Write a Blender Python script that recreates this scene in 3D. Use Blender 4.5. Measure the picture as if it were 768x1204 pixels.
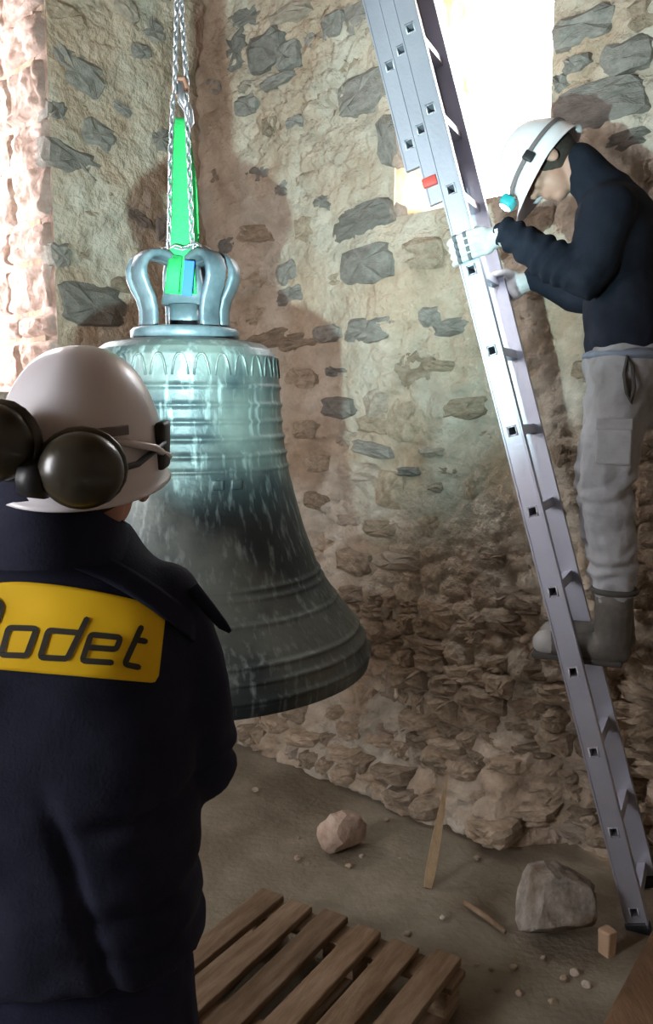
import bpy, bmesh, math, random
import numpy as np
from mathutils import Vector, Matrix, Quaternion
from mathutils.bvhtree import BVHTree

for o in list(bpy.data.objects):
    bpy.data.objects.remove(o)
scene = bpy.context.scene
COL = scene.collection
R = math.radians

# ------------------------------------------------------------------ camera
CAMH, PITCH, FPX = 1.65, R(7.0), 1000.0
cam = bpy.data.cameras.new('camera')
cam.sensor_fit = 'VERTICAL'; cam.sensor_height = 36.0
cam.lens = 36.0 * FPX / 1204.0
cam.clip_start = 0.05
camo = bpy.data.objects.new('camera', cam); COL.objects.link(camo)
camo.location = (0, 0, CAMH); camo.rotation_euler = (R(90) - PITCH, 0, 0)
scene.camera = camo

# ------------------------------------------------------------------ world, sun, exposure
SKY = 20.0
world = bpy.data.worlds.new('world'); scene.world = world
world.use_nodes = True
bgn = world.node_tree.nodes['Background']
bgn.inputs['Color'].default_value = (0.95, 0.96, 1.0, 1)
bgn.inputs['Strength'].default_value = SKY
vs = scene.view_settings
vs.view_transform = 'Standard'; vs.look = 'None'; vs.exposure = 0.2; vs.gamma = 1.0
vs.use_curve_mapping = False

# room frame: corner CN on the floor, right wall runs along S, left wall along A
CN = Vector((-0.65, 4.67, 0)); q2 = math.sqrt(.5)
S = Vector((q2, -q2, 0)); A = Vector((-q2, -q2, 0))
ROOM_S, ROOM_A, ROOM_H = 5.2, 4.6, 4.1
def room(s, a, z=0): return CN + S * s + A * a + Vector((0, 0, z))

sun = bpy.data.lights.new('sun_offscreen', 'SUN'); sun.energy = 2.5; sun.angle = R(0.6); sun.color = (1.0, .93, .88)
suno = bpy.data.objects.new('sun_offscreen', sun); COL.objects.link(suno)
sd = (A * -1.0 + S * 1.20).normalized() * math.cos(R(50)) + Vector((0, 0, -math.sin(R(50))))
suno.rotation_euler = sd.to_track_quat('-Z', 'Y').to_euler(); suno.location = (0, 0, 9)

WIN1 = (1.325, 2.06, 2.45, 3.62)      # opening in the right wall (s0, s1, z0, z1)
WIN2 = (0.865, 1.45, 1.72, 3.62)      # opening in the left wall (a0, a1, z0, z1)
FILL_OPENING = (1.1, 2.3, 1.3, 2.7)           # unseen opening added in the wall behind the camera for fill daylight
THICK = 0.75
def portal(name, c, d, w, h):       # sampling guide in an opening: gives off no light of its own
    l = bpy.data.lights.new(name, 'AREA'); l.shape = 'RECTANGLE'; l.size = w; l.size_y = h
    l.cycles.is_portal = True
    o = bpy.data.objects.new(name, l); COL.objects.link(o)
    o.location = c; o.rotation_euler = d.to_track_quat('-Z', 'Z').to_euler()
portal('window_right_daylight', room((WIN1[0]+WIN1[1])/2, -THICK, (WIN1[2]+WIN1[3])/2), A, WIN1[1]-WIN1[0], WIN1[3]-WIN1[2])
portal('window_left_offscreen', room(-THICK, (WIN2[0]+WIN2[1])/2, (WIN2[2]+WIN2[3])/2), S, WIN2[1]-WIN2[0], WIN2[3]-WIN2[2])
portal('added_opening_offscreen', room((FILL_OPENING[0]+FILL_OPENING[1])/2, ROOM_A+.45, (FILL_OPENING[2]+FILL_OPENING[3])/2), -A, FILL_OPENING[1]-FILL_OPENING[0], FILL_OPENING[3]-FILL_OPENING[2])  # guide for the added opening behind the camera


# ------------------------------------------------------------------ helpers
CAMP = Vector((0, 0, CAMH))
FW = Vector((0, math.cos(PITCH), -math.sin(PITCH))); UPV = Vector((0, math.sin(PITCH), math.cos(PITCH)))
def ray(u, v): return FW + Vector((1, 0, 0)) * ((u - 384) / FPX) - UPV * ((v - 602) / FPX)
def on_plane(u, v, p, n):
    d = ray(u, v); p = Vector(p); n = Vector(n)
    return CAMP + d * ((p - CAMP).dot(n) / d.dot(n))
def on_floor(u, v, z=0.0): return on_plane(u, v, (0, 0, z), (0, 0, 1))
def wall_r(u, v):                     # pixel -> (s, z) on the right wall
    w = on_plane(u, v, CN, A); return (w - CN).dot(S), w.z
def wall_l(u, v):                     # pixel -> (a, z) on the left wall
    w = on_plane(u, v, CN, S); return (w - CN).dot(A), w.z

def _hash(ix, iy, iz, seed):
    n = (ix * 374761393 + iy * 668265263 + iz * 1274126177 + seed * 974634777) & 0xffffffff
    n = ((n ^ (n >> 13)) * 1274126177) & 0xffffffff
    return ((n ^ (n >> 16)) & 0xffff) / 65535.0
def vnoise(P, seed=0):
    P = np.asarray(P, float); i = np.floor(P).astype(np.int64); f = P - i
    f = f * f * (3 - 2 * f)
    r = 0
    for dx in (0, 1):
        for dy in (0, 1):
            for dz in (0, 1):
                w = (f[:, 0] if dx else 1 - f[:, 0]) * (f[:, 1] if dy else 1 - f[:, 1]) * (f[:, 2] if dz else 1 - f[:, 2])
                r = r + w * _hash(i[:, 0] + dx, i[:, 1] + dy, i[:, 2] + dz, seed)
    return r * 2 - 1
def fbm(P, octs=4, seed=0, gain=.5):
    P = np.asarray(P, float); a = 1.0; t = 0
    for k in range(octs):
        t = t + a * vnoise(P * (2.0 ** k), seed + k); a *= gain
    return t
def sstep(a, b, x):
    t = np.clip((x - a) / (b - a), 0, 1); return t * t * (3 - 2 * t)

def mesh_of(name, V, Fc, m=None, smooth=True):
    me = bpy.data.meshes.new(name)
    me.from_pydata([tuple(v) for v in V], [], [tuple(f) for f in Fc])
    if m: me.materials.append(m)
    if smooth: me.polygons.foreach_set('use_smooth', [True] * len(me.polygons))
    me.update()
    return me
def link(name, me, parent=None):
    o = bpy.data.objects.new(name, me); COL.objects.link(o)
    if parent: o.parent = parent
    return o
def mk(name, geo, m, parent=None, smooth=True, local=False, origin=None):
    """geo in world coordinates; under a parent it is converted to the parent's frame"""
    V, Fc = geo
    V = np.asarray(V, float)
    if parent is not None and not local:
        Mi = np.array(parent_matrix(parent).inverted())
        V = V @ Mi[:3, :3].T + Mi[:3, 3]
    if origin is not None:
        V = V - np.asarray(origin)
    o = link(name, mesh_of(name, V, Fc, m, smooth), parent)
    if origin is not None: o.location = origin
    return o
def parent_matrix(o):
    M = Matrix.LocRotScale(o.location, o.rotation_euler, o.scale)
    return parent_matrix(o.parent) @ M if o.parent else M
def thing(name, label, cat, loc=(0, 0, 0), group=None, rotz=0):
    o = bpy.data.objects.new(name, None); COL.objects.link(o)
    o.location = loc; o.rotation_euler = (0, 0, rotz); o.empty_display_size = .1
    return tag(o, label, cat, group)
def tag(o, label, cat, group=None):
    o['label'] = label; o['category'] = cat
    if group: o['group'] = group
    return o
def struct(o):
    o['kind'] = 'structure'; return o

def join(*gs):
    V = []; Fc = []; n = 0
    for v, f in gs:
        v = np.asarray(v, float); V.append(v); Fc += [tuple(i + n for i in q) for q in f]; n += len(v)
    return np.concatenate(V), Fc
def xf(g, M):
    v = np.asarray(g[0], float); M = np.array(M)
    return v @ M[:3, :3].T + M[:3, 3], g[1]
def box(c, size, M=None, bev=0.0):
    bm = bmesh.new(); bmesh.ops.create_cube(bm, size=1.0)
    for v in bm.verts: v.co = Vector((v.co.x * size[0], v.co.y * size[1], v.co.z * size[2]))
    if bev: bmesh.ops.bevel(bm, geom=bm.edges[:], offset=bev, segments=2, profile=.5, affect='EDGES')
    bm.verts.index_update()
    V = np.array([v.co[:] for v in bm.verts]); Fc = [tuple(v.index for v in f.verts) for f in bm.faces]; bm.free()
    if M is not None: V = V @ np.array(M.to_3x3()).T
    return V + np.array(c), Fc
def lathe(prof, n=64, c=(0, 0, 0), cap=True):
    V = []; Fc = []
    for r, z in prof:
        for k in range(n):
            t = 2 * math.pi * k / n; V.append((c[0] + r * math.cos(t), c[1] + r * math.sin(t), c[2] + z))
    for i in range(len(prof) - 1):
        for k in range(n):
            k2 = (k + 1) % n
            Fc.append((i * n + k, i * n + k2, (i + 1) * n + k2, (i + 1) * n + k))
    if cap:
        Fc.append(tuple(range(n))[::-1]); Fc.append(tuple((len(prof) - 1) * n + k for k in range(n)))
    return np.array(V), Fc
def sweep(path, rad, n=8, closed=False, sect=None, up=None):
    """tube along path; sect = (w, h) makes a rounded-rectangle section; up fixes the frame"""
    P = [Vector(p) for p in path]; m = len(P)
    if not hasattr(rad, '__len__'): rad = [rad] * m
    V = []; Fc = []; N = None
    for i in range(m):
        if closed: T = P[(i + 1) % m] - P[i - 1]
        else: T = P[min(i + 1, m - 1)] - P[max(i - 1, 0)]
        T.normalize()
        if up is not None: N = (Vector(up) - T * Vector(up).dot(T))
        elif N is None:
            a = Vector((0, 0, 1)) if abs(T.z) < .9 else Vector((1, 0, 0)); N = a - T * a.dot(T)
        else: N = N - T * N.dot(T)
        N.normalize(); B = T.cross(N)
        for k in range(n):
            t = 2 * math.pi * (k + .5) / n; cx, cy = math.cos(t), math.sin(t)
            if sect:
                e = .45; cx = math.copysign(abs(cx) ** e, cx) * sect[0] * .5; cy = math.copysign(abs(cy) ** e, cy) * sect[1] * .5
            V.append(P[i] + (N * cx + B * cy) * rad[i])
    for i in range(m if closed else m - 1):
        j = (i + 1) % m
        for k in range(n):
            k2 = (k + 1) % n
            Fc.append((i * n + k, i * n + k2, j * n + k2, j * n + k))
    if not closed:
        Fc.append(tuple(range(n))[::-1]); Fc.append(tuple((m - 1) * n + k for k in range(n)))
    return np.array([v[:] for v in V]), Fc
def ell(c, r, M=None, nu=20, nv=12):
    V = [(0, 0, 1)]; Fc = []
    for i in range(1, nv):
        p = math.pi * i / nv
        for k in range(nu):
            t = 2 * math.pi * k / nu; V.append((math.sin(p) * math.cos(t), math.sin(p) * math.sin(t), math.cos(p)))
    V.append((0, 0, -1)); L = len(V) - 1
    for k in range(nu): Fc.append((0, 1 + k, 1 + (k + 1) % nu))
    for i in range(nv - 2):
        for k in range(nu):
            a = 1 + i * nu + k; b = 1 + i * nu + (k + 1) % nu; Fc.append((a, a + nu, b + nu, b))
    for k in range(nu): Fc.append((L, 1 + (nv - 2) * nu + (k + 1) % nu, 1 + (nv - 2) * nu + k))
    V = np.array(V) * np.array(r)
    if M is not None: V = V @ np.array(M.to_3x3()).T
    return V + np.array(c), Fc
def limb(pts, rads, n=14):
    """tapered rounded limb through points"""
    P = [Vector(p) for p in pts]; path = []; rr = []
    for i in range(len(P) - 1):
        k = 5
        for j in range(k): path.append(P[i].lerp(P[i + 1], j / k)); rr.append(rads[i] + (rads[i + 1] - rads[i]) * j / k)
    path.append(P[-1]); rr.append(rads[-1])
    g = sweep(path, rr, n)
    return join(g, ell(P[0], (rads[0],) * 3, nu=14, nv=8), ell(P[-1], (rads[-1],) * 3, nu=14, nv=8))
def loft(rings, n=28, e=.85):
    """closed loft of superellipse rings (x, y, z, rx, ry)"""
    V = []; Fc = []
    for x, y, z, rx, ry in rings:
        for k in range(n):
            t = 2 * math.pi * k / n; c, s = math.cos(t), math.sin(t)
            V.append((x + math.copysign(abs(c) ** e, c) * rx, y + math.copysign(abs(s) ** e, s) * ry, z))
    m = len(rings)
    for i in range(m - 1):
        for k in range(n):
            k2 = (k + 1) % n; Fc.append((i * n + k, i * n + k2, (i + 1) * n + k2, (i + 1) * n + k))
    Fc.append(tuple(range(n))[::-1]); Fc.append(tuple((m - 1) * n + k for k in range(n)))
    return np.array(V), Fc
def fuse(parts, voxel=.008, it=6):
    V, Fc = join(*parts)
    o = link('tmp', mesh_of('tmp', V, Fc))
    md = o.modifiers.new('r', 'REMESH'); md.mode = 'VOXEL'; md.voxel_size = voxel
    if it:
        sm = o.modifiers.new('s', 'SMOOTH'); sm.factor = .5; sm.iterations = it
    dg = bpy.context.evaluated_depsgraph_get(); me = o.evaluated_get(dg).to_mesh()
    n = len(me.vertices); co = np.empty(n * 3); me.vertices.foreach_get('co', co)
    Fo = [tuple(p.vertices) for p in me.polygons]
    o.evaluated_get(dg).to_mesh_clear(); bpy.data.objects.remove(o)
    return co.reshape(-1, 3), Fo
def normals(V, Fc):
    N = np.zeros_like(V); q = np.array([f[:3] for f in Fc])
    fn = np.cross(V[q[:, 1]] - V[q[:, 0]], V[q[:, 2]] - V[q[:, 0]])
    for c in range(max(len(f) for f in Fc)):
        idx = np.array([f[c] if c < len(f) else f[0] for f in Fc]); np.add.at(N, idx, fn)
    return N / (np.linalg.norm(N, axis=1, keepdims=True) + 1e-12)
def rough(g, amp, freq, seed=0, octs=3, stretch=(1, 1, 1)):
    V, Fc = g; N = normals(V, Fc)
    return V + N * (fbm(V * freq * np.array(stretch), octs, seed) * amp)[:, None], Fc

# ------------------------------------------------------------------ materials
def mat(name, cols, scale=6.0, rough=.8, metal=0.0, bump=0.0, bscale=40.0, stretch=(1, 1, 1), detail=6.0,
        spec=.4, rnd=0.0, emit=None, distort=0.0, coords='Object', second=None, bdist=.02):
    m = bpy.data.materials.new(name); m.use_nodes = True
    nt = m.node_tree; N = nt.nodes; L = nt.links; b = N['Principled BSDF']
    b.inputs['Roughness'].default_value = rough; b.inputs['Metallic'].default_value = metal
    b.inputs['Specular IOR Level'].default_value = spec
    tc = N.new('ShaderNodeTexCoord'); mp = N.new('ShaderNodeMapping'); mp.inputs['Scale'].default_value = stretch
    L.new(tc.outputs[coords], mp.inputs['Vector'])
    vec = mp.outputs['Vector']
    if rnd:
        oi = N.new('ShaderNodeObjectInfo'); ml = N.new('ShaderNodeMath'); ml.operation = 'MULTIPLY'; ml.inputs[1].default_value = 31.0
        L.new(oi.outputs['Random'], ml.inputs[0])
        ad = N.new('ShaderNodeVectorMath'); ad.operation = 'ADD'; L.new(vec, ad.inputs[0]); L.new(ml.outputs[0], ad.inputs[1]); vec = ad.outputs[0]
    if len(cols) == 1:
        b.inputs['Base Color'].default_value = (*cols[0], 1); out = None
    else:
        nz = N.new('ShaderNodeTexNoise'); nz.inputs['Scale'].default_value = scale; nz.inputs['Detail'].default_value = detail
        nz.inputs['Distortion'].default_value = distort; nz.inputs['Roughness'].default_value = .62
        L.new(vec, nz.inputs['Vector'])
        rp = N.new('ShaderNodeValToRGB'); cr = rp.color_ramp
        k = len(cols)
        while len(cr.elements) < k: cr.elements.new(.5)
        for i, c in enumerate(cols):
            cr.elements[i].position = .30 + .40 * i / (k - 1); cr.elements[i].color = (*c, 1)
        L.new(nz.outputs['Fac'], rp.inputs['Fac']); out = rp.outputs['Color']
        if second:          # (colour, scale, low, high, amount): patches of another colour
            c2, s2, lo, hi, am = second
            n2 = N.new('ShaderNodeTexNoise'); n2.inputs['Scale'].default_value = s2; n2.inputs['Detail'].default_value = 5; L.new(vec, n2.inputs['Vector'])
            r2 = N.new('ShaderNodeMapRange'); r2.inputs['From Min'].default_value = lo; r2.inputs['From Max'].default_value = hi; r2.inputs['To Max'].default_value = am
            L.new(n2.outputs['Fac'], r2.inputs['Value'])
            mx = N.new('ShaderNodeMixRGB'); mx.inputs['Color2'].default_value = (*c2, 1); L.new(r2.outputs[0], mx.inputs['Fac']); L.new(out, mx.inputs['Color1']); out = mx.outputs[0]
        if rnd:
            hs = N.new('ShaderNodeHueSaturation'); mr = N.new('ShaderNodeMapRange')
            mr.inputs['To Min'].default_value = 1 - rnd; mr.inputs['To Max'].default_value = 1 + rnd
            L.new(oi.outputs['Random'], mr.inputs['Value']); L.new(mr.outputs[0], hs.inputs['Value']); L.new(out, hs.inputs['Color']); out = hs.outputs[0]
        L.new(out, b.inputs['Base Color'])
    if bump:
        nb = N.new('ShaderNodeTexNoise'); nb.inputs['Scale'].default_value = bscale; nb.inputs['Detail'].default_value = 5
        L.new(vec, nb.inputs['Vector']); bp = N.new('ShaderNodeBump'); bp.inputs['Strength'].default_value = bump; bp.inputs['Distance'].default_value = bdist
        L.new(nb.outputs['Fac'], bp.inputs['Height']); L.new(bp.outputs[0], b.inputs['Normal'])
    if emit:
        b.inputs['Emission Color'].default_value = (*emit[0], 1); b.inputs['Emission Strength'].default_value = emit[1]
    return m

M_MORTAR = mat('lime_mortar', [(.30, .225, .16), (.47, .365, .275), (.60, .49, .385)], 4.2, .95, bump=.9, bscale=30, detail=12, spec=.12,
               second=((.36, .245, .16), 1.9, .48, .66, .7), bdist=.03)
def limewash(m):
    """patches of paler lime render all over the rubble"""
    nt = m.node_tree; N = nt.nodes; L = nt.links; b = N['Principled BSDF']; src = b.inputs['Base Color'].links[0].from_socket
    tc = N.new('ShaderNodeTexCoord')
    nz = N.new('ShaderNodeTexNoise'); nz.inputs['Scale'].default_value = 2.2; nz.inputs['Detail'].default_value = 6; L.new(tc.outputs['Object'], nz.inputs['Vector'])
    mr = N.new('ShaderNodeMapRange'); mr.inputs['From Min'].default_value = .42; mr.inputs['From Max'].default_value = .60; mr.inputs['To Max'].default_value = .6; L.new(nz.outputs['Fac'], mr.inputs['Value'])
    n2 = N.new('ShaderNodeTexNoise'); n2.inputs['Scale'].default_value = 9; n2.inputs['Detail'].default_value = 8; L.new(tc.outputs['Object'], n2.inputs['Vector'])
    rp = N.new('ShaderNodeValToRGB'); rp.color_ramp.elements[0].position = .35; rp.color_ramp.elements[0].color = (.36, .335, .28, 1); rp.color_ramp.elements[1].position = .65; rp.color_ramp.elements[1].color = (.62, .59, .51, 1); L.new(n2.outputs['Fac'], rp.inputs['Fac'])
    mx = N.new('ShaderNodeMixRGB'); L.new(mr.outputs[0], mx.inputs['Fac']); L.new(src, mx.inputs['Color1']); L.new(rp.outputs[0], mx.inputs['Color2']); L.new(mx.outputs[0], b.inputs['Base Color'])
limewash(M_MORTAR)
M_STONE = mat('grey_stone', [(.17, .155, .135), (.235, .215, .19), (.30, .275, .245)], 6, .9, bump=.5, bscale=30, rnd=.25, spec=.2)
M_STONEB = mat('brown_stone', [(.25, .185, .13), (.36, .28, .205), (.46, .37, .285)], 6, .92, bump=.6, bscale=28, rnd=.25, spec=.15)
M_STONEL = mat('pale_stone', [(.31, .245, .19), (.40, .33, .265), (.50, .43, .36)], 6, .9, bump=.5, bscale=30, rnd=.15, spec=.15)
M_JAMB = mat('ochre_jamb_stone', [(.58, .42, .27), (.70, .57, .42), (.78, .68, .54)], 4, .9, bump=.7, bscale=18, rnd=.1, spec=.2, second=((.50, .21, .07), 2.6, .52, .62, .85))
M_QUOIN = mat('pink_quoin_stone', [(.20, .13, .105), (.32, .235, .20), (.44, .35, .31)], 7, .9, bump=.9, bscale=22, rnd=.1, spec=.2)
M_FLOOR = mat('dusty_floor', [(.15, .12, .085), (.225, .19, .14), (.31, .27, .21)], 2.4, .95, bump=.35, bscale=45, detail=10, spec=.15,
              second=((.12, .085, .055), 1.3, .5, .68, .7))
M_BRONZE = None
M_ALU = mat('brushed_aluminium', [(.34, .34, .40), (.42, .42, .48)], 3, .40, .5, bump=.05, bscale=90, stretch=(1, 1, 1), spec=.5, second=((.40, .38, .38), 9, .60, .72, .5))
M_ALU_RIM = mat('bright_rung_rim', [(.80, .80, .82)], rough=.4, metal=.5)
M_RED = mat('red_plastic', [(.45, .05, .04), (.55, .08, .06)], 10, .5)
M_STEEL = mat('galvanised_chain', [(.45, .45, .50), (.62, .62, .66)], 30, .34, .9)
M_RUST = mat('rusty_hook', [(.20, .09, .06), (.32, .15, .10)], 20, .7, .3)
M_SLING = mat('green_webbing', [(.015, .29, .065), (.022, .37, .09)], 40, .75, bump=.4, bscale=160, stretch=(1, 1, 3), bdist=.004)
M_TAG = mat('blue_tag', [(.004, .075, .50), (.006, .10, .58)], 12, .5)
M_WOODP = mat('weathered_pallet_wood', [(.15, .095, .055), (.24, .16, .10), (.33, .235, .16)], 5, .85, bump=.4, bscale=30, stretch=(7, 1, 7), rnd=.22, spec=.2, bdist=.006)
M_STAKE = mat('raw_pine_stake', [(.30, .20, .11), (.42, .30, .18)], 8, .8, bump=.3, bscale=40, stretch=(6, 6, 1))
M_BEAM = mat('brown_timber', [(.09, .048, .024), (.15, .082, .042), (.21, .12, .065)], 5, .6, bump=.3, bscale=30, stretch=(6, 1, 6), bdist=.008)
M_HELMET = mat('white_helmet_plastic', [(.74, .70, .73), (.80, .77, .80)], 3, .30, spec=.5)
M_MUFF = mat('dark_ear_muff', [(.030, .026, .017), (.045, .038, .025)], 5, .28, spec=.6)
M_BLACK = mat('black_plastic', [(.02, .02, .022)], rough=.45)
M_STRAPC = mat('grey_strap', [(.16, .13, .13)], rough=.8)
M_NAVY = mat('navy_jacket_cloth', [(.010, .011, .024), (.016, .018, .036), (.026, .028, .05)], 7, .85, bump=.35, bscale=240, spec=.2, bdist=.003)
M_NAVYT = mat('navy_trouser_cloth', [(.012, .014, .034), (.020, .023, .05)], 7, .85, bump=.3, bscale=200, spec=.2, bdist=.003)
M_YELLOW = mat('yellow_emblem_print', [(.93, .56, .010), (.95, .62, .014)], 6, .6, spec=.3)
M_INK = mat('dark_lettering', [(.035, .03, .022)], rough=.7)
M_SKIN = mat('skin', [(.50, .24, .17), (.60, .31, .23)], 9, .55, bump=.1, bscale=120, bdist=.003)
M_SKIN2 = mat('weathered_skin', [(.40, .22, .16), (.48, .28, .21)], 9, .55, bump=.1, bscale=120, bdist=.003)
M_HAIR = mat('dark_hair', [(.03, .022, .018), (.06, .045, .035)], 60, .8)
M_EYE = mat('eye_white', [(.7, .68, .65)], rough=.2)
M_SWEAT = mat('navy_sweater_knit', [(.008, .010, .017), (.012, .015, .024), (.019, .023, .034)], 8, .9, bump=.4, bscale=260, spec=.15, bdist=.003)
M_GREYT = mat('grey_work_trousers', [(.21, .21, .22), (.30, .30, .31), (.38, .38, .39)], 6, .85, bump=.3, bscale=150, spec=.2, second=((.13, .12, .11), 6, .52, .68, .75), bdist=.004)
M_BOOT = mat('dusty_boot_leather', [(.045, .038, .032), (.08, .07, .06), (.13, .115, .10)], 9, .7, bump=.3, bscale=60, bdist=.004)
M_SOLE = mat('boot_sole', [(.05, .045, .04)], rough=.8)
M_BOOTTIP = mat('worn_boot_toe', [(.22, .21, .20), (.32, .31, .30)], 12, .6)
M_GLOVE = mat('grey_glove_knit', [(.40, .40, .40), (.62, .62, .62)], 18, .85, bump=.3, bscale=150, bdist=.003)
M_STRIPE = mat('dark_glove_coating', [(.10, .10, .11), (.15, .15, .16)], 12, .8)
M_TEAL = mat('teal_lamp_case', [(.02, .30, .32), (.03, .38, .40)], 8, .4)
M_LENS = mat('lit_headlamp_lens', [(.9, .95, 1.0)], rough=.3, emit=((.85, .93, 1.0), 60.0))

# bronze with pale vertical streaks and green patina
def bronze():
    m = mat('streaked_bronze', [(.020, .028, .030), (.038, .052, .056), (.078, .102, .105)], 3.6, .46, .25, bump=.25, bscale=55, spec=.5, detail=8, bdist=.006)
    nt = m.node_tree; N = nt.nodes; L = nt.links; b = N['Principled BSDF']
    src = b.inputs['Base Color'].links[0].from_socket
    tc = N.new('ShaderNodeTexCoord'); mp = N.new('ShaderNodeMapping'); mp.inputs['Scale'].default_value = (55, 55, 6.0); L.new(tc.outputs['Object'], mp.inputs['Vector'])
    nz = N.new('ShaderNodeTexNoise'); nz.inputs['Scale'].default_value = 1.0; nz.inputs['Detail'].default_value = 4; L.new(mp.outputs[0], nz.inputs['Vector'])
    mr = N.new('ShaderNodeMapRange'); mr.inputs['From Min'].default_value = .53; mr.inputs['From Max'].default_value = .74; mr.inputs['To Max'].default_value = .7; L.new(nz.outputs['Fac'], mr.inputs['Value'])
    mx = N.new('ShaderNodeMixRGB'); mx.inputs['Color2'].default_value = (.30, .365, .36, 1); L.new(mr.outputs[0], mx.inputs['Fac']); L.new(src, mx.inputs['Color1'])
    n3 = N.new('ShaderNodeTexNoise'); n3.inputs['Scale'].default_value = 3.5; n3.inputs['Detail'].default_value = 7; L.new(tc.outputs['Object'], n3.inputs['Vector'])
    r2 = N.new('ShaderNodeMapRange'); r2.inputs['From Min'].default_value = .44; r2.inputs['From Max'].default_value = .62; r2.inputs['To Max'].default_value = .36; L.new(n3.outputs['Fac'], r2.inputs['Value'])
    m2 = N.new('ShaderNodeMixRGB'); m2.inputs['Color2'].default_value = (.29, .305, .25, 1); L.new(r2.outputs[0], m2.inputs['Fac']); L.new(mx.outputs[0], m2.inputs['Color1'])
    L.new(m2.outputs[0], b.inputs['Base Color'])
    return m
M_BRONZE = bronze()
M_CANON = mat('pale_patina_bronze', [(.055, .072, .085), (.10, .128, .145), (.18, .22, .24)], 9, .42, .25, bump=.2, bscale=50, bdist=.005)

# ------------------------------------------------------------------ the room
def gridmesh(us, vs_, fn, hole=None, flip=False):
    nu, nv = len(us), len(vs_)
    U, W = np.meshgrid(us, vs_, indexing='ij'); V = fn(U.ravel(), W.ravel()); Fc = []
    for i in range(nu - 1):
        for j in range(nv - 1):
            if hole:
                cu, cv = (us[i] + us[i + 1]) / 2, (vs_[j] + vs_[j + 1]) / 2
                if hole[0] < cu < hole[1] and hole[2] < cv < hole[3]: continue
            q = (i * nv + j, (i + 1) * nv + j, (i + 1) * nv + j + 1, i * nv + j + 1)
            Fc.append(q[::-1] if flip else q)
    used = sorted({k for f in Fc for k in f}); mp = {k: n for n, k in enumerate(used)}
    return V[used], [tuple(mp[k] for k in f) for f in Fc]
def axis(lo, hi, step, *marks):
    pts = sorted([lo, hi] + [m for m in marks if lo < m < hi]); r = []
    for a, b in zip(pts[:-1], pts[1:]):
        n = max(1, int(round((b - a) / step))); r += list(np.linspace(a, b, n, endpoint=False))
    return np.array(r + [hi])
def edge_fade(u, w, hole, d=.05):
    """0 at the rim of an opening, 1 away from it"""
    du = np.maximum(np.maximum(hole[0] - u, u - hole[1]), 0); dw = np.maximum(np.maximum(hole[2] - w, w - hole[3]), 0)
    return np.clip(np.hypot(du, dw) / d, 0, 1)

def cells(x, y, seed):
    """distance between the nearest two cell points: 0 on a joint"""
    ix = np.floor(x).astype(np.int64); iy = np.floor(y).astype(np.int64); f1 = np.full(len(x), 9.0); f2 = np.full(len(x), 9.0)
    for dx in (-1, 0, 1):
        for dy in (-1, 0, 1):
            cx = ix + dx; cy = iy + dy; z0 = np.zeros_like(cx)
            d = np.hypot(cx + .1 + .8 * _hash(cx, cy, z0, seed) - x, cy + .1 + .8 * _hash(cx, cy, z0 + 1, seed) - y)
            f2 = np.where(d < f1, f1, np.minimum(f2, d)); f1 = np.minimum(f1, d)
    return f2 - f1
def relief_r(s, z):
    """how far the right wall's surface stands into the room"""
    s = np.asarray(s, float); z = np.asarray(z, float)
    P = np.stack([s * 3.1, z * 3.1, np.zeros_like(s)], 1)
    n = fbm(P, 5, 3) * .020
    wx = s + fbm(P * 2.2, 3, 55) * .030; wz = z + fbm(P * 2.2, 3, 66) * .022
    c = sstep(.02, .26, cells(wx / .15, wz / .085, 12)); c2 = sstep(.02, .3, cells(wx / .075, wz / .05, 29))
    bare = np.clip(.25 + .75 * (1 - sstep(.5, 1.5, z)) + fbm(P * .7, 3, 91) * .55, 0, 1)
    low = 1 - sstep(.35, .95, z)
    n = n + (c - 1) * (.010 + .020 * bare) + (c2 - 1) * .007 * bare + (c - 1) * .012 * low + fbm(P * 6, 3, 23) * (.004 + .006 * bare)
    foot = (.225 * (1 - sstep(.0, .40, z)) + .05 * (1 - sstep(.2, 1.1, z))) * (1 - sstep(2.0, 2.3, s))
    return n + .022 + foot
def relief_l(a, z):
    a = np.asarray(a, float); z = np.asarray(z, float)
    P = np.stack([a * 3.0, z * 3.0, np.full_like(a, 9.1)], 1)
    c = sstep(.02, .28, cells((a + .35 * z + fbm(P * 2, 2, 8) * .03) / .17, (z - .25 * a + fbm(P * 2, 2, 9) * .03) / .10, 33))
    return fbm(P, 5, 31) * .02 - np.abs(fbm(P * 1.7, 3, 41)) * .012 + (c - 1) * .010 + fbm(P * 6, 3, 25) * .004 + .012

us = np.concatenate([axis(-.05, 2.9, .015, WIN1[0], WIN1[1]), axis(2.9, ROOM_S, .08)[1:]]); zs = axis(0, ROOM_H, .015, WIN1[2], WIN1[3])
def f(u, w): return np.stack([u, -relief_r(u, w) * edge_fade(u, w, WIN1), w], 1)
wall_right = struct(link('wall_right', mesh_of('wall_right', *gridmesh(us, zs, f, WIN1), M_MORTAR)))
wall_right.location = CN; wall_right.rotation_euler = (0, 0, R(-45))
us = np.concatenate([axis(-.05, 1.0, .016, WIN2[0]), axis(1.0, ROOM_A, .06, WIN2[1])[1:]]); zs = axis(0, ROOM_H, .018, WIN2[2], WIN2[3])
def f(u, w): return np.stack([u, relief_l(u, w) * edge_fade(u, w, WIN2), w], 1)
wall_left = struct(link('wall_left', mesh_of('wall_left', *gridmesh(us, zs, f, WIN2, True), M_MORTAR)))
wall_left.location = CN; wall_left.rotation_euler = (0, 0, R(-135))

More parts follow.
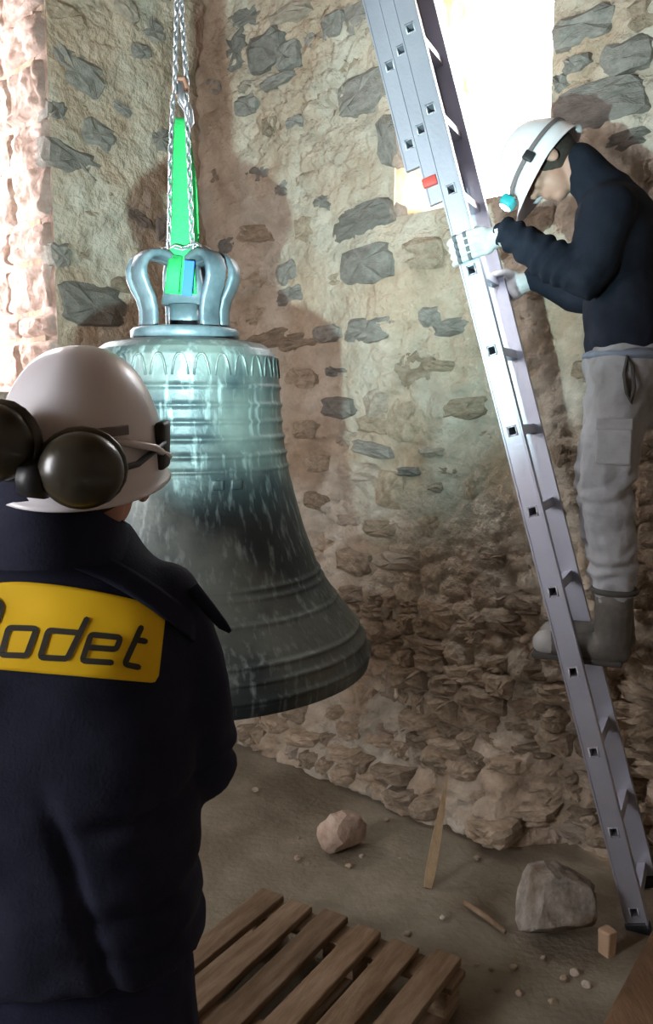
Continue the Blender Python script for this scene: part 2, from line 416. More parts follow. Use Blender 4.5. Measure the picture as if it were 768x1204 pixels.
# deep window reveals
def reveal(name, hole, sgn, m, parent_loc, rotz, seed, jambs='LRBT', splay=0.0):
    a0, a1, z0, z1 = hole; gs = []
    ds = np.linspace(0, THICK, 22)
    def nz(P, amp=.022): return fbm(P * 5, 4, seed) * amp
    zz = axis(z0, z1, .04); aa = axis(a0, a1, .04)
    def side(a, inward):
        def f(d, z):
            P = np.stack([np.full_like(d, a), d, z], 1); k = nz(P) * np.clip(np.minimum(d, THICK - d) / .03, 0, 1)
            return np.stack([a + inward * (k + splay * d), sgn * d, z], 1)
        return gridmesh(ds, zz, f, flip=(inward > 0) == (sgn > 0))
    def flat(z, inward):
        def f(d, a):
            P = np.stack([a, d, np.full_like(d, z)], 1); k = nz(P) * np.clip(np.minimum(d, THICK - d) / .03, 0, 1)
            return np.stack([a, sgn * d, z + inward * k], 1)
        return gridmesh(ds, aa, f, flip=(inward < 0) == (sgn > 0))
    if 'L' in jambs: gs.append(side(a0, 1))
    if 'R' in jambs: gs.append(side(a1, -1))
    gs += [flat(z0, 1), flat(z1, -1)]
    o = struct(link(name, mesh_of(name, *join(*gs), m))); o.location = parent_loc; o.rotation_euler = (0, 0, rotz)
    return o
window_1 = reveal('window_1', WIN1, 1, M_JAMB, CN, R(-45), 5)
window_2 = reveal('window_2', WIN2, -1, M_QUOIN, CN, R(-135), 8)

# floor
fb = [room(0, 0), room(ROOM_S, 0), room(ROOM_S, ROOM_A), room(0, ROOM_A)]
def f(u, w):
    P = np.stack([u * 2.2, w * 2.2, np.zeros_like(u)], 1)
    z = fbm(P, 5, 77) * .012
    base = np.array(CN)[None, :] + np.outer(u, np.array(S)) + np.outer(w, np.array(A))
    base[:, 2] = z - .006
    return base
floor = struct(link('floor', mesh_of('floor', *gridmesh(axis(-.1, ROOM_S, .035), axis(-.1, ROOM_A, .035), f, flip=True), M_FLOOR)))

# walls behind the camera and the ceiling
def slab(name, s0, s1, a0, a1, z0, z1, m):
    g = box(((s0 + s1) / 2, (a0 + a1) / 2, (z0 + z1) / 2), (s1 - s0, a1 - a0, z1 - z0))
    V = g[0]; W = np.array(CN)[None, :] + np.outer(V[:, 0], np.array(S)) + np.outer(V[:, 1], np.array(A)); W[:, 2] = V[:, 2]
    return (W, [q[::-1] for q in g[1]])
d0, d1, e0, e1 = FILL_OPENING
struct(mk('wall_back', join(slab('', 0, d0, ROOM_A, ROOM_A + .5, 0, ROOM_H, 0), slab('', d1, ROOM_S, ROOM_A, ROOM_A + .5, 0, ROOM_H, 0),
    slab('', d0, d1, ROOM_A, ROOM_A + .5, 0, e0, 0), slab('', d0, d1, ROOM_A, ROOM_A + .5, e1, ROOM_H, 0)), M_MORTAR, smooth=False))
struct(mk('wall_side', slab('', ROOM_S, ROOM_S + .4, 0, ROOM_A, 0, ROOM_H, 0), M_MORTAR, smooth=False))
ceiling = struct(mk('ceiling', slab('', -.3, ROOM_S + .4, -.3, ROOM_A + .5, ROOM_H, ROOM_H + .06, 0), M_BEAM, smooth=False))
# outer skins so that daylight enters only through the openings
def outer(name, hole, wall):
    a0, a1, z0, z1 = hole; L = ROOM_S if wall == 'r' else ROOM_A
    rs = [(-.7, a0, 0, ROOM_H), (a1, L, 0, ROOM_H), (a0, a1, 0, z0), (a0, a1, z1, ROOM_H)]
    gs = []
    for p, q, u, v in rs:
        if wall == 'r': gs.append(slab('', p, q, -THICK, -.12, u, v, 0))
        else: gs.append(slab('', -THICK, -.12, p, q, u, v, 0))
    return gs
struct(mk('wall_outer_right', join(*outer('', WIN1, 'r')), M_STONEB, smooth=False))
struct(mk('wall_outer_left', join(*outer('', WIN2, 'l')), M_STONEB, smooth=False))

# ------------------------------------------------------------------ wall stones
rng = random.Random(7)
def stone_mesh(seed, m, flat=.5):
    """irregular rounded block about 1 x 1, front towards -y"""
    rr = random.Random(seed); n = 14; V = []; Fc = []
    base = [rr.uniform(.88, 1.08) for _ in range(n)]; ph = rr.uniform(0, 6.3)
    ex = rr.uniform(.45, .72)
    for lev, (sc, y) in enumerate(((1.0, .35), (1.0, -.12), (.90, -.38), (.55, -.5))):
        for k in range(n):
            t = 2 * math.pi * k / n + ph
            c, s = math.cos(t), math.sin(t)
            x = math.copysign(abs(c) ** ex, c) * .5 * base[k] * sc; z = math.copysign(abs(s) ** ex, s) * .5 * base[k] * sc
            V.append((x + rr.uniform(-.02, .02), y + rr.uniform(-.09, .09) * (lev > 0), z + rr.uniform(-.02, .02)))
    V.append((rr.uniform(-.1, .1), -.5 + rr.uniform(-.08, .08), rr.uniform(-.1, .1)))
    for l in range(3):
        for k in range(n):
            k2 = (k + 1) % n; Fc.append((l * n + k, l * n + k2, (l + 1) * n + k2, (l + 1) * n + k))
    for k in range(n): Fc.append((3 * n + k, 3 * n + (k + 1) % n, 4 * n))
    return mesh_of('stone', V, Fc, m, smooth=False)
SM = {}
for key, m in (('g', M_STONE), ('b', M_STONEB), ('p', M_STONEL), ('j', M_JAMB)):
    SM[key] = [stone_mesh(100 * ord(key) + k, m) for k in range(9)]
def put_stone(wall, s, z, w, h, key, depth=.10, proud=.02, rel=None, rot=None):
    o = bpy.data.objects.new('stone', rng.choice(SM[key])); COL.objects.link(o); o.parent = wall
    off = float(rel(np.array([s]), np.array([z]))[0])
    sg = -1 if wall is wall_right else 1
    o.location = (s, sg * (off + proud - .002 - depth * .5), z)
    o.rotation_euler = (rng.uniform(-.10, .10), (rng.uniform(-.12, .12) if rot is None else rot), (0 if sg < 0 else math.pi) + rng.uniform(-.10, .10))
    o.scale = (w * 1.06, depth, h * 1.06)
    return o
placed_r = []; placed_l = []
def px_stone_r(u, v, w, h, key, proud=.020, depth=.12, rot=None):
    proud += .006
    s, z = wall_r(u, v); s1, _ = wall_r(u - w / 2, v); s2, _ = wall_r(u + w / 2, v); _, z1 = wall_r(u, v - h / 2); _, z2 = wall_r(u, v + h / 2)
    put_stone(wall_right, s, z, s2 - s1, z1 - z2, key, depth, proud, relief_r, rot); placed_r.append((s, z, (s2 - s1) / 2, (z1 - z2) / 2))
def px_stone_l(u, v, w, h, key, proud=.014, depth=.12, rot=None):
    proud += .006
    s, z = wall_l(u, v); s1, _ = wall_l(u - w / 2, v); s2, _ = wall_l(u + w / 2, v); _, z1 = wall_l(u, v - h / 2); _, z2 = wall_l(u, v + h / 2)
    put_stone(wall_left, s, z, abs(s2 - s1), z1 - z2, key, depth, proud, relief_l, rot); placed_l.append((s, z, abs(s2 - s1) / 2, (z1 - z2) / 2))
# stones picked out of the photograph: upper part of the right wall
for a in [(318, 62, 44, 46, 'g', .05), (343, 68, 26, 34, 'g', .035), (425, 112, 60, 54, 'g'), (460, 165, 24, 62, 'g'), (396, 32, 26, 34, 'g'), (428, 18, 46, 44, 'g'),
          (425, 262, 78, 40, 'g', .02), (437, 312, 66, 48, 'g', .02), (430, 388, 64, 34, 'g'), (384, 392, 30, 22, 'g'), (292, 125, 26, 26, 'g'), (304, 205, 34, 26, 'g', .01),
          (382, 238, 30, 22, 'g', .008), (333, 222, 18, 18, 'g', .01), (340, 348, 36, 24, 'g', .02), (338, 322, 26, 34, 'g', .01), (348, 145, 20, 16, 'g', .006), (278, 60, 26, 50, 'g', .005),
          (312, 97, 26, 12, 'p', .03), (292, 103, 18, 12, 'p', .02), (330, 96, 40, 14, 'g', .02), (344, 20, 50, 20, 'p', .02), (290, 20, 50, 30, 'g', .01),
          (705, 126, 110, 52, 'g', .02), (742, 68, 64, 40, 'g'), (690, 35, 80, 40, 'g'), (684, 78, 34, 20, 'g'), (662, 96, 22, 22, 'g'), (738, 168, 60, 26, 'g', .01), (760, 20, 40, 40, 'b'),
          (506, 372, 30, 26, 'g', .008), (533, 384, 56, 22, 'g', .012), (620, 262, 70, 44, 'b', .02), (575, 300, 40, 26, 'b', .01), (500, 300, 50, 40, 'b', .006)]:
    px_stone_r(*a)
# middle: brown rubble beside the bell
for a in [(397, 479, 40, 26, 'g', .02), (408, 516, 28, 22, 'p', .02), (440, 528, 48, 18, 'g', .03), (444, 474, 30, 34, 'p', .02), (440, 500, 40, 22, 'b', .02), (425, 555, 60, 26, 'p', .02),
          (462, 575, 38, 46, 'b', .025), (484, 554, 26, 12, 'g', .02), (412, 612, 34, 18, 'p', .02), (375, 545, 26, 20, 'b', .015), (372, 588, 24, 20, 'b', .02), (450, 622, 46, 22, 'b', .02),
          (517, 572, 20, 14, 'p', .015), (395, 438, 30, 14, 'g', .01), (478, 436, 60, 50, 'b', .006), (478, 494, 42, 54, 'b', .01), (516, 430, 40, 14, 'b', .01), (545, 480, 60, 26, 'b', .006),
          (360, 505, 26, 24, 'b', .02), (355, 445, 34, 26, 'b', .012), (300, 275, 40, 22, 'b', .006), (312, 400, 60, 24, 'b', .012), (352, 400, 50, 22, 'b', .012), (290, 330, 40, 26, 'b', .008),
          (385, 640, 30, 26, 'b', .02), (418, 660, 40, 30, 'b', .02), (470, 660, 60, 22, 'p', .015), (520, 720, 40, 30, 'b', .012), (600, 700, 46, 22, 'p', .02), (617, 712, 40, 14, 'b', .03),
          (466, 802, 24, 40, 'p', .02), (438, 822, 30, 50, 'b', .03), (735, 590, 60, 60, 'b', .01), (748, 480, 40, 50, 'b', .01), (750, 690, 50, 60, 'b', .01)]:
    px_stone_r(*a)
# the rubble courses of the footing
def free(pl, s, z, w, h, k=.85):
    return all(abs(s - q[0]) > (w / 2 + q[2]) * k or abs(z - q[1]) > (h / 2 + q[3]) * k for q in pl)
z = .02
while z < .78:
    s = .12 + rng.uniform(0, .1); hh = rng.uniform(.05, .085) + (.02 if z > .3 else 0)
    while s < 2.55:
        w = rng.uniform(.07, .22)
        if rng.random() < .86 and free(placed_r, s + w / 2, z + hh / 2, w, hh, .7):
            zc = z + hh / 2 + rng.uniform(-.012, .012)
            put_stone(wall_right, s + w / 2, zc, w, hh, rng.choice('bbbbbpbb'), .15, rng.uniform(.005, .045), relief_r, rng.uniform(-.2, .12))
            placed_r.append((s + w / 2, zc, w / 2, hh / 2))
        s += w * rng.uniform(.9, 1.1)
    z += hh * .95
tries = 0
while len(placed_r) < 292 and tries < 6000:
    tries += 1
    s = rng.uniform(.08, 2.75); z = rng.uniform(.8, 3.75); w = rng.uniform(.06, .2); h = rng.uniform(.04, .12)
    if WIN1[0] - w / 2 - .03 < s < WIN1[1] + w / 2 + .03 and z > WIN1[2] - h / 2 - .03: continue
    if free(placed_r, s, z, w, h, 1.0):
        put_stone(wall_right, s, z, w, h, rng.choice('bbbbp' if z < 2 else 'bbbg'), .10, rng.uniform(-.004, .014), relief_r); placed_r.append((s, z, w / 2, h / 2))
# left wall
for a in [(90, 82, 70, 44, 'g', .008, .12, .35), (118, 160, 44, 34, 'g', .012, .12, .3), (85, 190, 70, 36, 'g', .012, .12, .2), (68, 130, 26, 30, 'g', .008), (180, 40, 28, 34, 'g', .01, .12, .5), (162, 62, 24, 18, 'g', .008),
          (146, 14, 30, 20, 'p', .04, .14, .7), (110, 360, 80, 50, 'g', .02, .14, .05), (160, 255, 40, 20, 'g', .01, .12, .3), (190, 165, 34, 30, 'g', .008), (72, 300, 26, 30, 'g', .01), (145, 128, 26, 14, 'g', .01, .12, .3),
          (196, 270, 30, 40, 'g', .015), (165, 300, 26, 18, 'b', .01), (215, 90, 26, 30, 'b', .008), (80, 20, 50, 30, 'b', .01), (150, 335, 40, 22, 'b', .01)]:
    px_stone_l(*a)
tries = 0
while len(placed_l) < 70 and tries < 3000:
    tries += 1
    s = rng.uniform(.06, .80); z = rng.uniform(.1, 3.8); w = rng.uniform(.06, .2); h = rng.uniform(.04, .11)
    if s + w / 2 > WIN2[0] - .01 and z > WIN2[2] - .1: continue
    if free(placed_l, s, z, w, h, 1.0):
        put_stone(wall_left, s, z, w, h, rng.choice('bbbg'), .10, rng.uniform(-.004, .012), relief_l, rng.uniform(0, .35)); placed_l.append((s, z, w / 2, h / 2))

# rough quoin blocks of the sunlit left jamb
zj = [1.74, 1.98, 2.10, 2.34, 2.52, 2.78, 2.98, 3.24, 3.44, 3.60]
for k in range(len(zj) - 1):
    a, b = zj[k] + .008, zj[k + 1] - .008; x = 0.0; cuts = [0.012, rng.uniform(.34, .44), THICK - .02]
    for p, q in zip(cuts[:-1], cuts[1:]):
        def f(d, zz_):
            P = np.stack([d * 9, zz_ * 9, np.full_like(d, 3.3)], 1)
            e = np.clip(np.minimum(np.minimum(d - p, q - d), np.minimum(zz_ - a, b - zz_)) / .022, 0, 1)
            n = fbm(P, 4, 200 + k) * .020 + np.abs(fbm(P * 1.6, 3, 300)) * .030
            return np.stack([WIN2[0] + (-.015 + (.035 + n) * np.sqrt(e)), -d, zz_], 1)
        g = gridmesh(np.linspace(p, q, 18), np.linspace(a, b, 14), f)
        o = link('quoin_stone', mesh_of('quoin_stone', *g, M_QUOIN), window_2)
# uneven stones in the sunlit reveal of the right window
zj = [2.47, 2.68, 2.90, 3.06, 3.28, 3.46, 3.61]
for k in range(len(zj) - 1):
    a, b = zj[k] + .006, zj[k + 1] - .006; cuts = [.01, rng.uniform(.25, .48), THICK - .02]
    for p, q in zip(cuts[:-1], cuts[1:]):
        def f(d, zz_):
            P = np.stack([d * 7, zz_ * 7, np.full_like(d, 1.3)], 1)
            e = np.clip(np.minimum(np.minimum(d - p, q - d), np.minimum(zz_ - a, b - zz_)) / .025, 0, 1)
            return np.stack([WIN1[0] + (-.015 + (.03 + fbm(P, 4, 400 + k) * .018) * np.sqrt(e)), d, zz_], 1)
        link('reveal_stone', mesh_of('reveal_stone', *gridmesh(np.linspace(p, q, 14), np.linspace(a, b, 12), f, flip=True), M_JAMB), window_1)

# ------------------------------------------------------------------ bell
BX, BY, BZ = -.408, 2.50, .892
bell = thing('church_bell', 'large streaked bronze church bell hanging from a chain', 'bell', (BX, BY, BZ))
kp = [(.955, .130), (.945, .185), (.938, .225), (.920, .252), (.900, .264), (.83, .270), (.707, .277), (.597, .292), (.507, .313), (.408, .340), (.277, .388), (.205, .436), (.131, .494), (.084, .522), (.03, .540), (.0, .534)]
kz = np.array([p[0] for p in kp])[::-1]; kr = np.array([p[1] for p in kp])[::-1]
def bell_r(z):
    return np.interp(z, kz, kr)
zz = np.concatenate([np.linspace(0, .90, 230), np.linspace(.903, .955, 26)])
rr = np.array([np.mean(bell_r(np.clip(z + np.linspace(-.022, .022, 9), 0, .955))) if .03 < z < .87 else bell_r(z) for z in zz])
def ridge(z0, h, w): return h * np.exp(-((zz - z0) / w) ** 2)
rr = rr + ridge(.815, .006, .006) + ridge(.765, .006, .007) + ridge(.72, .005, .006) + ridge(.675, .006, .007) + ridge(.63, .006, .007) + ridge(.59, .004, .005)
rr = rr + ridge(.285, .005, .005) + ridge(.262, .004, .004) + ridge(.205, .004, .005) + ridge(.118, .007, .005) + ridge(.082, .007, .005) + ridge(.040, .008, .006)
outerp = list(zip(rr, zz))
inner = [(.02, .875), (.20, .865), (.235, .80), (.245, .6), (.275, .45), (.33, .25), (.40, .12), (.47, .03), (.512, .0)]
prof = [(r, z) for r, z in inner] + [(r, z) for r, z in outerp] + [(.02, .957)]
mk('bell_body', lathe(prof, 112, (0, 0, 0), cap=False), M_BRONZE, bell, local=True)
mk('crown_plate', lathe([(.02, .95), (.150, .95), (.155, .955), (.155, .975), (.148, .982), (.02, .984)], 64, cap=False), M_CANON, bell, local=True)
mk('crown_post', join(sweep([(0, 0, .97), (0, 0, 1.05)], .05, 12, sect=(1.7, 1.7)), sweep([(0, 0, 1.05), (0, 0, 1.165)], [.05, .035], 12, sect=(2.6, 1.2))), M_CANON, bell, local=True)
for k, ang in enumerate((-168, -134, -46, -14, 68, 112)):
    t = R(ang); c, s_ = math.cos(t), math.sin(t)
    pr = [(.122, .975), (.118, 1.00), (.118, 1.03), (.126, 1.062), (.141, 1.090), (.151, 1.115), (.152, 1.140), (.143, 1.162), (.124, 1.178), (.098, 1.184), (.070, 1.180), (.045, 1.170), (.02, 1.16)]
    path = [(r * c, r * s_, z) for r, z in pr]
    mk('canon_loop', sweep(path, 1.0, 10, sect=(.062, .022), up=(-s_, c, 0)), M_CANON, bell, local=True)
# raised arches under the shoulder
for k in range(30):
    t0 = 2 * math.pi * k / 30; w = 2 * math.pi / 30 * .37; path = []
    for j in range(9):
        u = -1 + 2 * j / 8; th = t0 + w * u
        zl = .898 - .055 * abs(u) ** 3.0; rl = float(np.interp(zl, zz, rr)) + .001
        path.append((rl * math.cos(th), rl * math.sin(th), zl))
    mk('frieze_arch', sweep(path, .0036, 5), M_BRONZE, bell, local=True)
# small cast plaques on the waist
for az in (-66, -56):
    t = R(az); z = .555; r_ = float(np.interp(z, zz, rr)); Mr = Matrix.Rotation(t + math.pi / 2, 4, 'Z')
    mk('cast_plaque', box((r_ * math.cos(t), r_ * math.sin(t), z), (.034, .012, .028), Mr, .004), M_BRONZE, bell, local=True)
mk('bell_clapper', join(sweep([(0, 0, .88), (0, 0, .2)], .018, 10), ell((0, 0, .14), (.055, .055, .07))), M_RUST, bell, local=True)

# ------------------------------------------------------------------ chains and sling
lk = []
for j in range(12):
    t = 2 * math.pi * j / 12; c, s_ = math.cos(t), math.sin(t)
    lk.append((c * .0056, 0, s_ * .0056 + (.0072 if s_ > 0 else -.0072)))
LINK = mesh_of('link', *sweep(lk, .0029, 5, closed=True), M_STEEL)
def chain(root, pts, pitch=.019, start=0, ref=(1, 0, 0)):
    P = [Vector(p) for p in pts]; seg = [(P[i + 1] - P[i]).length for i in range(len(P) - 1)]; total = sum(seg); n = int(total / pitch)
    for k in range(n + 1):
        d = k * total / max(n, 1); i = 0
        while i < len(seg) - 1 and d > seg[i]: d -= seg[i]; i += 1
        pos = P[i].lerp(P[i + 1], min(1, d / seg[i])); T = (P[i + 1] - P[i]).normalized()
        N = Vector(ref); N = (N - T * N.dot(T)).normalized(); B = T.cross(N)
        Mx = Matrix((N, B, T)).transposed(); Mx = Mx @ Matrix.Rotation(R(45 + 90 * ((k + start) % 2)), 3, 'Z')
        o = bpy.data.objects.new('link', LINK); COL.objects.link(o); o.parent = root
        o.location = pos - root.location; o.rotation_euler = Mx.to_euler()
TOPZ = 3.90
hx = BX
hoist = thing('hoist_chain', 'doubled steel hoist chain running up from the bell', 'chain', (hx, BY, 2.50))
chain(hoist, [(hx - .003, BY - .012, TOPZ), (hx - .004, BY - .012, 2.74), (hx - .014, BY - .01, 2.53)])
chain(hoist, [(hx + .005, BY + .012, TOPZ), (hx + .006, BY + .012, 2.74), (hx + .017, BY + .01, 2.54)], start=1)
hk = sweep([(hx, BY, 2.545), (hx + .004, BY, 2.50), (hx + .022, BY, 2.475), (hx + .026, BY, 2.445), (hx + .008, BY, 2.42), (hx - .012, BY, 2.43), (hx - .016, BY, 2.45)], [.012, .013, .013, .012, .011, .009, .006], 8)
mk('hook', hk, M_STEEL, hoist)
mk('hook_shackle', sweep([(hx - .018, BY, 2.535), (hx - .012, BY, 2.56), (hx + .012, BY, 2.56), (hx + .018, BY, 2.535), (hx + .012, BY, 2.515), (hx - .012, BY, 2.515)], .008, 6, closed=True), M_RUST, hoist)
csl = thing('chain_sling', 'thin steel chain looped around the bell crown beside green strap', 'chain', (hx, BY, 2.09))
chain(csl, [(hx - .018, BY - .02, 2.50), (hx - .022, BY - .05, 2.35), (hx - .026, BY - .06, 2.20), (hx - .032, BY - .055, 2.10)], .021)
chain(csl, [(hx + .020, BY - .03, 2.50), (hx + .028, BY - .05, 2.30), (hx + .034, BY - .06, 2.10)], .021, 1)
chain(csl, [(hx - .06, BY - .035, 2.085), (hx - .02, BY - .062, 2.095), (hx + .01, BY - .072, 2.088), (hx + .05, BY - .062, 2.10), (hx + .085, BY - .03, 2.085)], .021, 1, ref=(0, 0, 1))
sling = thing('lifting_sling', 'bright green webbing lifting sling between hook and bell crown', 'sling', (hx, BY, 1.98))
lp = [(0, -.040, 2.30), (0, -.052, 2.12), (0, -.045, 2.02), (0, -.03, 1.975), (0, 0, 1.965), (0, .03, 1.975), (0, .045, 2.02), (0, .05, 2.12), (0, .038, 2.30), (0, .018, 2.42), (0, 0, 2.452), (0, -.018, 2.42)]
pts = []
for i in range(len(lp)):
    a, b, c, d = [Vector(lp[(i + k) % len(lp)]) for k in (-1, 0, 1, 2)]
    for j in range(5):
        t = j / 5; pts.append(.5 * ((2 * b) + (c - a) * t + (2 * a - 5 * b + 4 * c - d) * t * t + (3 * b - a - 3 * c + d) * t ** 3))
rad = [.62 + .38 * float(sstep(0, .22, 2.45 - p.z)) for p in pts]
P3 = [(hx + .006 - .010 * (p.z - 2.0), BY + p.y, p.z) for p in pts]
g = sweep(P3, 1.0, 12, closed=True, sect=(.007, .062), up=(0, 1, .001))
# keep the band flat: width along x
V = []; n = 12
for i, p in enumerate(P3):
    a = Vector(P3[i - 1]); b = Vector(P3[(i + 1) % len(P3)]); T = (b - a).normalized(); X = Vector((1, 0, 0)); B = T.cross(X).normalized()
    for k in range(n):
        t = 2 * math.pi * (k + .5) / n; cx, cy = math.cos(t), math.sin(t); cx = math.copysign(abs(cx) ** .4, cx) * .034 * rad[i]; cy = cy * .0035
        V.append(Vector(p) + X * cx + B * cy)
mk('webbing_loop', (np.array([v[:] for v in V]), g[1]), M_SLING, sling)
mk('strap_end', (lambda: sweep([(hx - .012, BY - .062, 2.07), (hx - .018, BY - .07, 2.02), (hx - .024, BY - .07, 1.965)], 1.0, 8, sect=(.006, .04), up=(0, 1, 0)))(), M_SLING, sling)
mk('care_tag', box((hx + .025, BY - .085, 2.005), (.028, .003, .095), Matrix.Rotation(R(6), 4, 'Y'), .001), M_TAG, sling, smooth=False)

# ceiling beams
def beam(name, p, q, w, h, m):
    p = Vector(p); q = Vector(q); d = q - p; Mx = Matrix.Rotation(math.atan2(d.y, d.x), 4, 'Z')
    return mk(name, box((p + q) / 2, (d.length, w, h), Mx, .012), m)
struct(beam('trim_1', (BX, BY, 4.0) + np.array(S) * -2.6, (BX, BY, 4.0) + np.array(S) * 2.4, .2, .2, M_BEAM))

# ------------------------------------------------------------------ ladder
LR = Vector((.42, .907, 0)).normalized()
LB = on_floor(752, 1094)
LT = on_plane(475, 0, LB, LR)
LA = (LT - LB).normalized(); LQ = LA.cross(LR).normalized()
if LQ.x > 0: LQ = -LQ
LW = .30
h0 = (on_plane(754, 1071, LB, LR) - LB).dot(LA); h1 = (on_plane(486, 33, LB, LR) - LB).dot(LA); PIT = (h1 - h0) / 11
LM = Matrix((LQ, LR, LA)).transposed()
if LM.determinant() < 0: LM = Matrix((LQ, -LR, LA)).transposed()
def lpos(t, q=0, r=0): return LB + LA * t + LQ * q + LR * r
LTOP = (3.9 - LB.z) / LA.z
ladder = thing('extension_ladder', 'tall aluminium extension ladder leaning beside the bright window', 'ladder', lpos(0, 0, .15))
def bar(t0, t1, q, r, wq, wr, bev=.003):
    return box(lpos((t0 + t1) / 2, q, r), (wq, wr, t1 - t0), LM, bev)
e2 = (on_plane(522, 233, LB, LR) - LB).dot(LA) - .0; e3 = (on_plane(478, 196, LB, LR) - LB).dot(LA)
secs = [(0.012, LTOP - .55, 0, 0, LW, 0), (e2, LTOP - .2, .052, .028, LW - .056, -.036), (e3, LTOP, .106, .05, LW - .10, -.056)]
for si, (t0, t1, q, r0, w, ph) in enumerate(secs):
    ts = []; k = math.ceil((t0 - h0 - ph + .05) / PIT)
    while h0 + ph + k * PIT < t1 - .05: ts.append(h0 + ph + k * PIT); k += 1
    cuts = [t0] + [v for t in ts for v in (t - .014, t + .014)] + [t1]
    for side in (0, 1):
        r = r0 + side * w; sg = 1 if side else -1
        gs = [bar(t0, t1, q - .0235, r, .023, .020, 0), bar(t0, t1, q + .0235, r, .023, .020, 0)]
        gs += [bar(cuts[i], cuts[i + 1], q, r, .024, .020, 0) for i in range(0, len(cuts), 2)]      # web between the rung holes
        gs += [bar(t0, t1, q - .031, r + sg * .011, .008, .010, .002), bar(t0, t1, q + .032, r + sg * .0105, .006, .005, .001)]
        mk('stile', join(*gs), M_ALU, ladder, smooth=False)
    for t in ts:
        rc = r0 + w / 2; ln = w + .020
        mk('rung', join(bar(t + .012, t + .015, q, rc, .027, ln, 0), bar(t - .015, t - .012, q, rc, .027, ln, 0),
                        bar(t - .012, t + .012, q - .0120, rc, .003, ln, 0), bar(t - .012, t + .012, q + .0120, rc, .003, ln, 0)), M_ALU, ladder, smooth=False)
        for side in (0, 1):
            sg = 1 if side else -1; r = r0 + side * w + sg * .0105
            rim = [lpos(t + a, q + b_, r) for a, b_ in ((.0155, -.0135), (.0155, .0135), (-.0155, .0135), (-.0155, -.0135))]
            mk('rung_end', sweep([v[:] for v in rim], .0032, 6, closed=True), M_ALU_RIM, ladder)
mk('end_cap', bar(e2 + .055, e2 + .085, secs[1][2] + .012, secs[1][3] - .014, .05, .024, .004), M_RED, ladder)
for side in (0, 1): mk('foot', bar(-.012, .03, 0, side * LW, .080, .032, .006), M_BLACK, ladder)

# ------------------------------------------------------------------ pallet
pe0 = on_floor(303, 1040, .14); pe1 = on_floor(547, 1130, .14)
PE = (pe1 - pe0); PWID = PE.length; PE.normalize(); PL = Vector((-PE.y, PE.x, 0)); PL = -PL if PL.y > 0 else PL
PLEN = 1.0
pallet = thing('wooden_pallet', 'weathered wooden pallet lying on the dusty floor', 'pallet', (pe0 + PE * PWID / 2 + PL * PLEN / 2) * 1)
pallet.location.z = 0; pallet.rotation_euler = (0, 0, math.atan2(PL.y, PL.x) - R(90))
def pbox(x, y, z, sx, sy, sz, name, m=M_WOODP, tw=0):
    g = box((0, 0, 0), (sx, sy, sz), None, .004); V = g[0]
    V = V + (fbm(V * np.array([20, 3, 20]) + x * 9, 2, 5) * .003)[:, None]
    o = mk(name, (V, g[1]), m, pallet, smooth=False, local=True); o.location = (x, y, z); o.rotation_euler = (rng.uniform(-.006, .006), 0, rng.uniform(-.012, .012) + tw)
nb = 6; bw = PWID / nb
for k in range(nb):
    pbox(-PWID / 2 + bw * (k + .5), rng.uniform(-.012, .012), .129, bw - .036, PLEN, .022, 'deck_board')
for y in (-PLEN / 2 + .05, 0, PLEN / 2 - .05):
    pbox(0, y, .107, PWID, .095, .020, 'cross_board')
    for x in (-PWID / 2 + .06, 0, PWID / 2 - .06):
        pbox(x, y, .0585, .1, .09, .075, 'pallet_block')
for x in (-PWID / 2 + .06, 0, PWID / 2 - .06):
    pbox(x, 0, .0105, .1, PLEN, .020, 'bottom_board')

# ------------------------------------------------------------------ rocks, sticks, rubble on the floor
def rock(name, label, c, r, m, seed, cat='rock', rot=0, sharp=.16, group=None, cuts=7):
    bm = bmesh.new(); bmesh.ops.create_icosphere(bm, subdivisions=3, radius=1.0)
    V = np.array([v.co[:] for v in bm.verts]); Fc = [tuple(v.index for v in f.verts) for f in bm.faces]; bm.free()
    rr_ = random.Random(seed)
    for k in range(cuts):
        n = np.array([rr_.gauss(0, 1), rr_.gauss(0, 1), rr_.gauss(0, .8)]); n /= np.linalg.norm(n); d = rr_.uniform(.55, .8)
        dd = V @ n; V = V - np.where(dd > d, dd - d, 0)[:, None] * n
    V = V + V * (fbm(V * 2.6 + seed, 4, seed) * sharp * .5)[:, None]
    V = V * np.array(r); c_, s_ = math.cos(rot), math.sin(rot); V = V @ np.array([[c_, s_, 0], [-s_, c_, 0], [0, 0, 1]])
    V[:, 2] -= V[:, 2].min() + .004
    o = link(name, mesh_of(name, V, Fc, m, False)); o.location = c
    return tag(o, label, cat, group)
p = on_floor(403, 1000); rock('rock', 'pale pinkish angular rock lying alone on the floor', p, (.095, .085, .085), mat('pink_rock', [(.30, .20, .15), (.46, .34, .27), (.58, .46, .39)], 14, .9, bump=.5, bscale=30), 4, rot=.4)
p = on_floor(655, 1098); rock('rock', 'big rough mottled boulder with a brown side near ladder foot', p, (.165, .135, .115), mat('mottled_rock', [(.10, .085, .07), (.25, .215, .18), (.40, .35, .30)], 13, .9, bump=.8, bscale=24, second=((.11, .07, .04), 5, .48, .58, .85)), 13, rot=.2)
chip = link('stone_chip', mesh_of('stone_chip', *rough(box((0, 0, .04), (.036, .04, .08), None, .006), .007, 40), mat('ochre_chip', [(.40, .25, .15), (.55, .38, .26)], 8, .9), False))
chip.location = on_floor(714, 1122) ; chip.rotation_euler = (0, 0, .5); tag(chip, 'small upright ochre stone chip standing beside the boulder', 'stone')
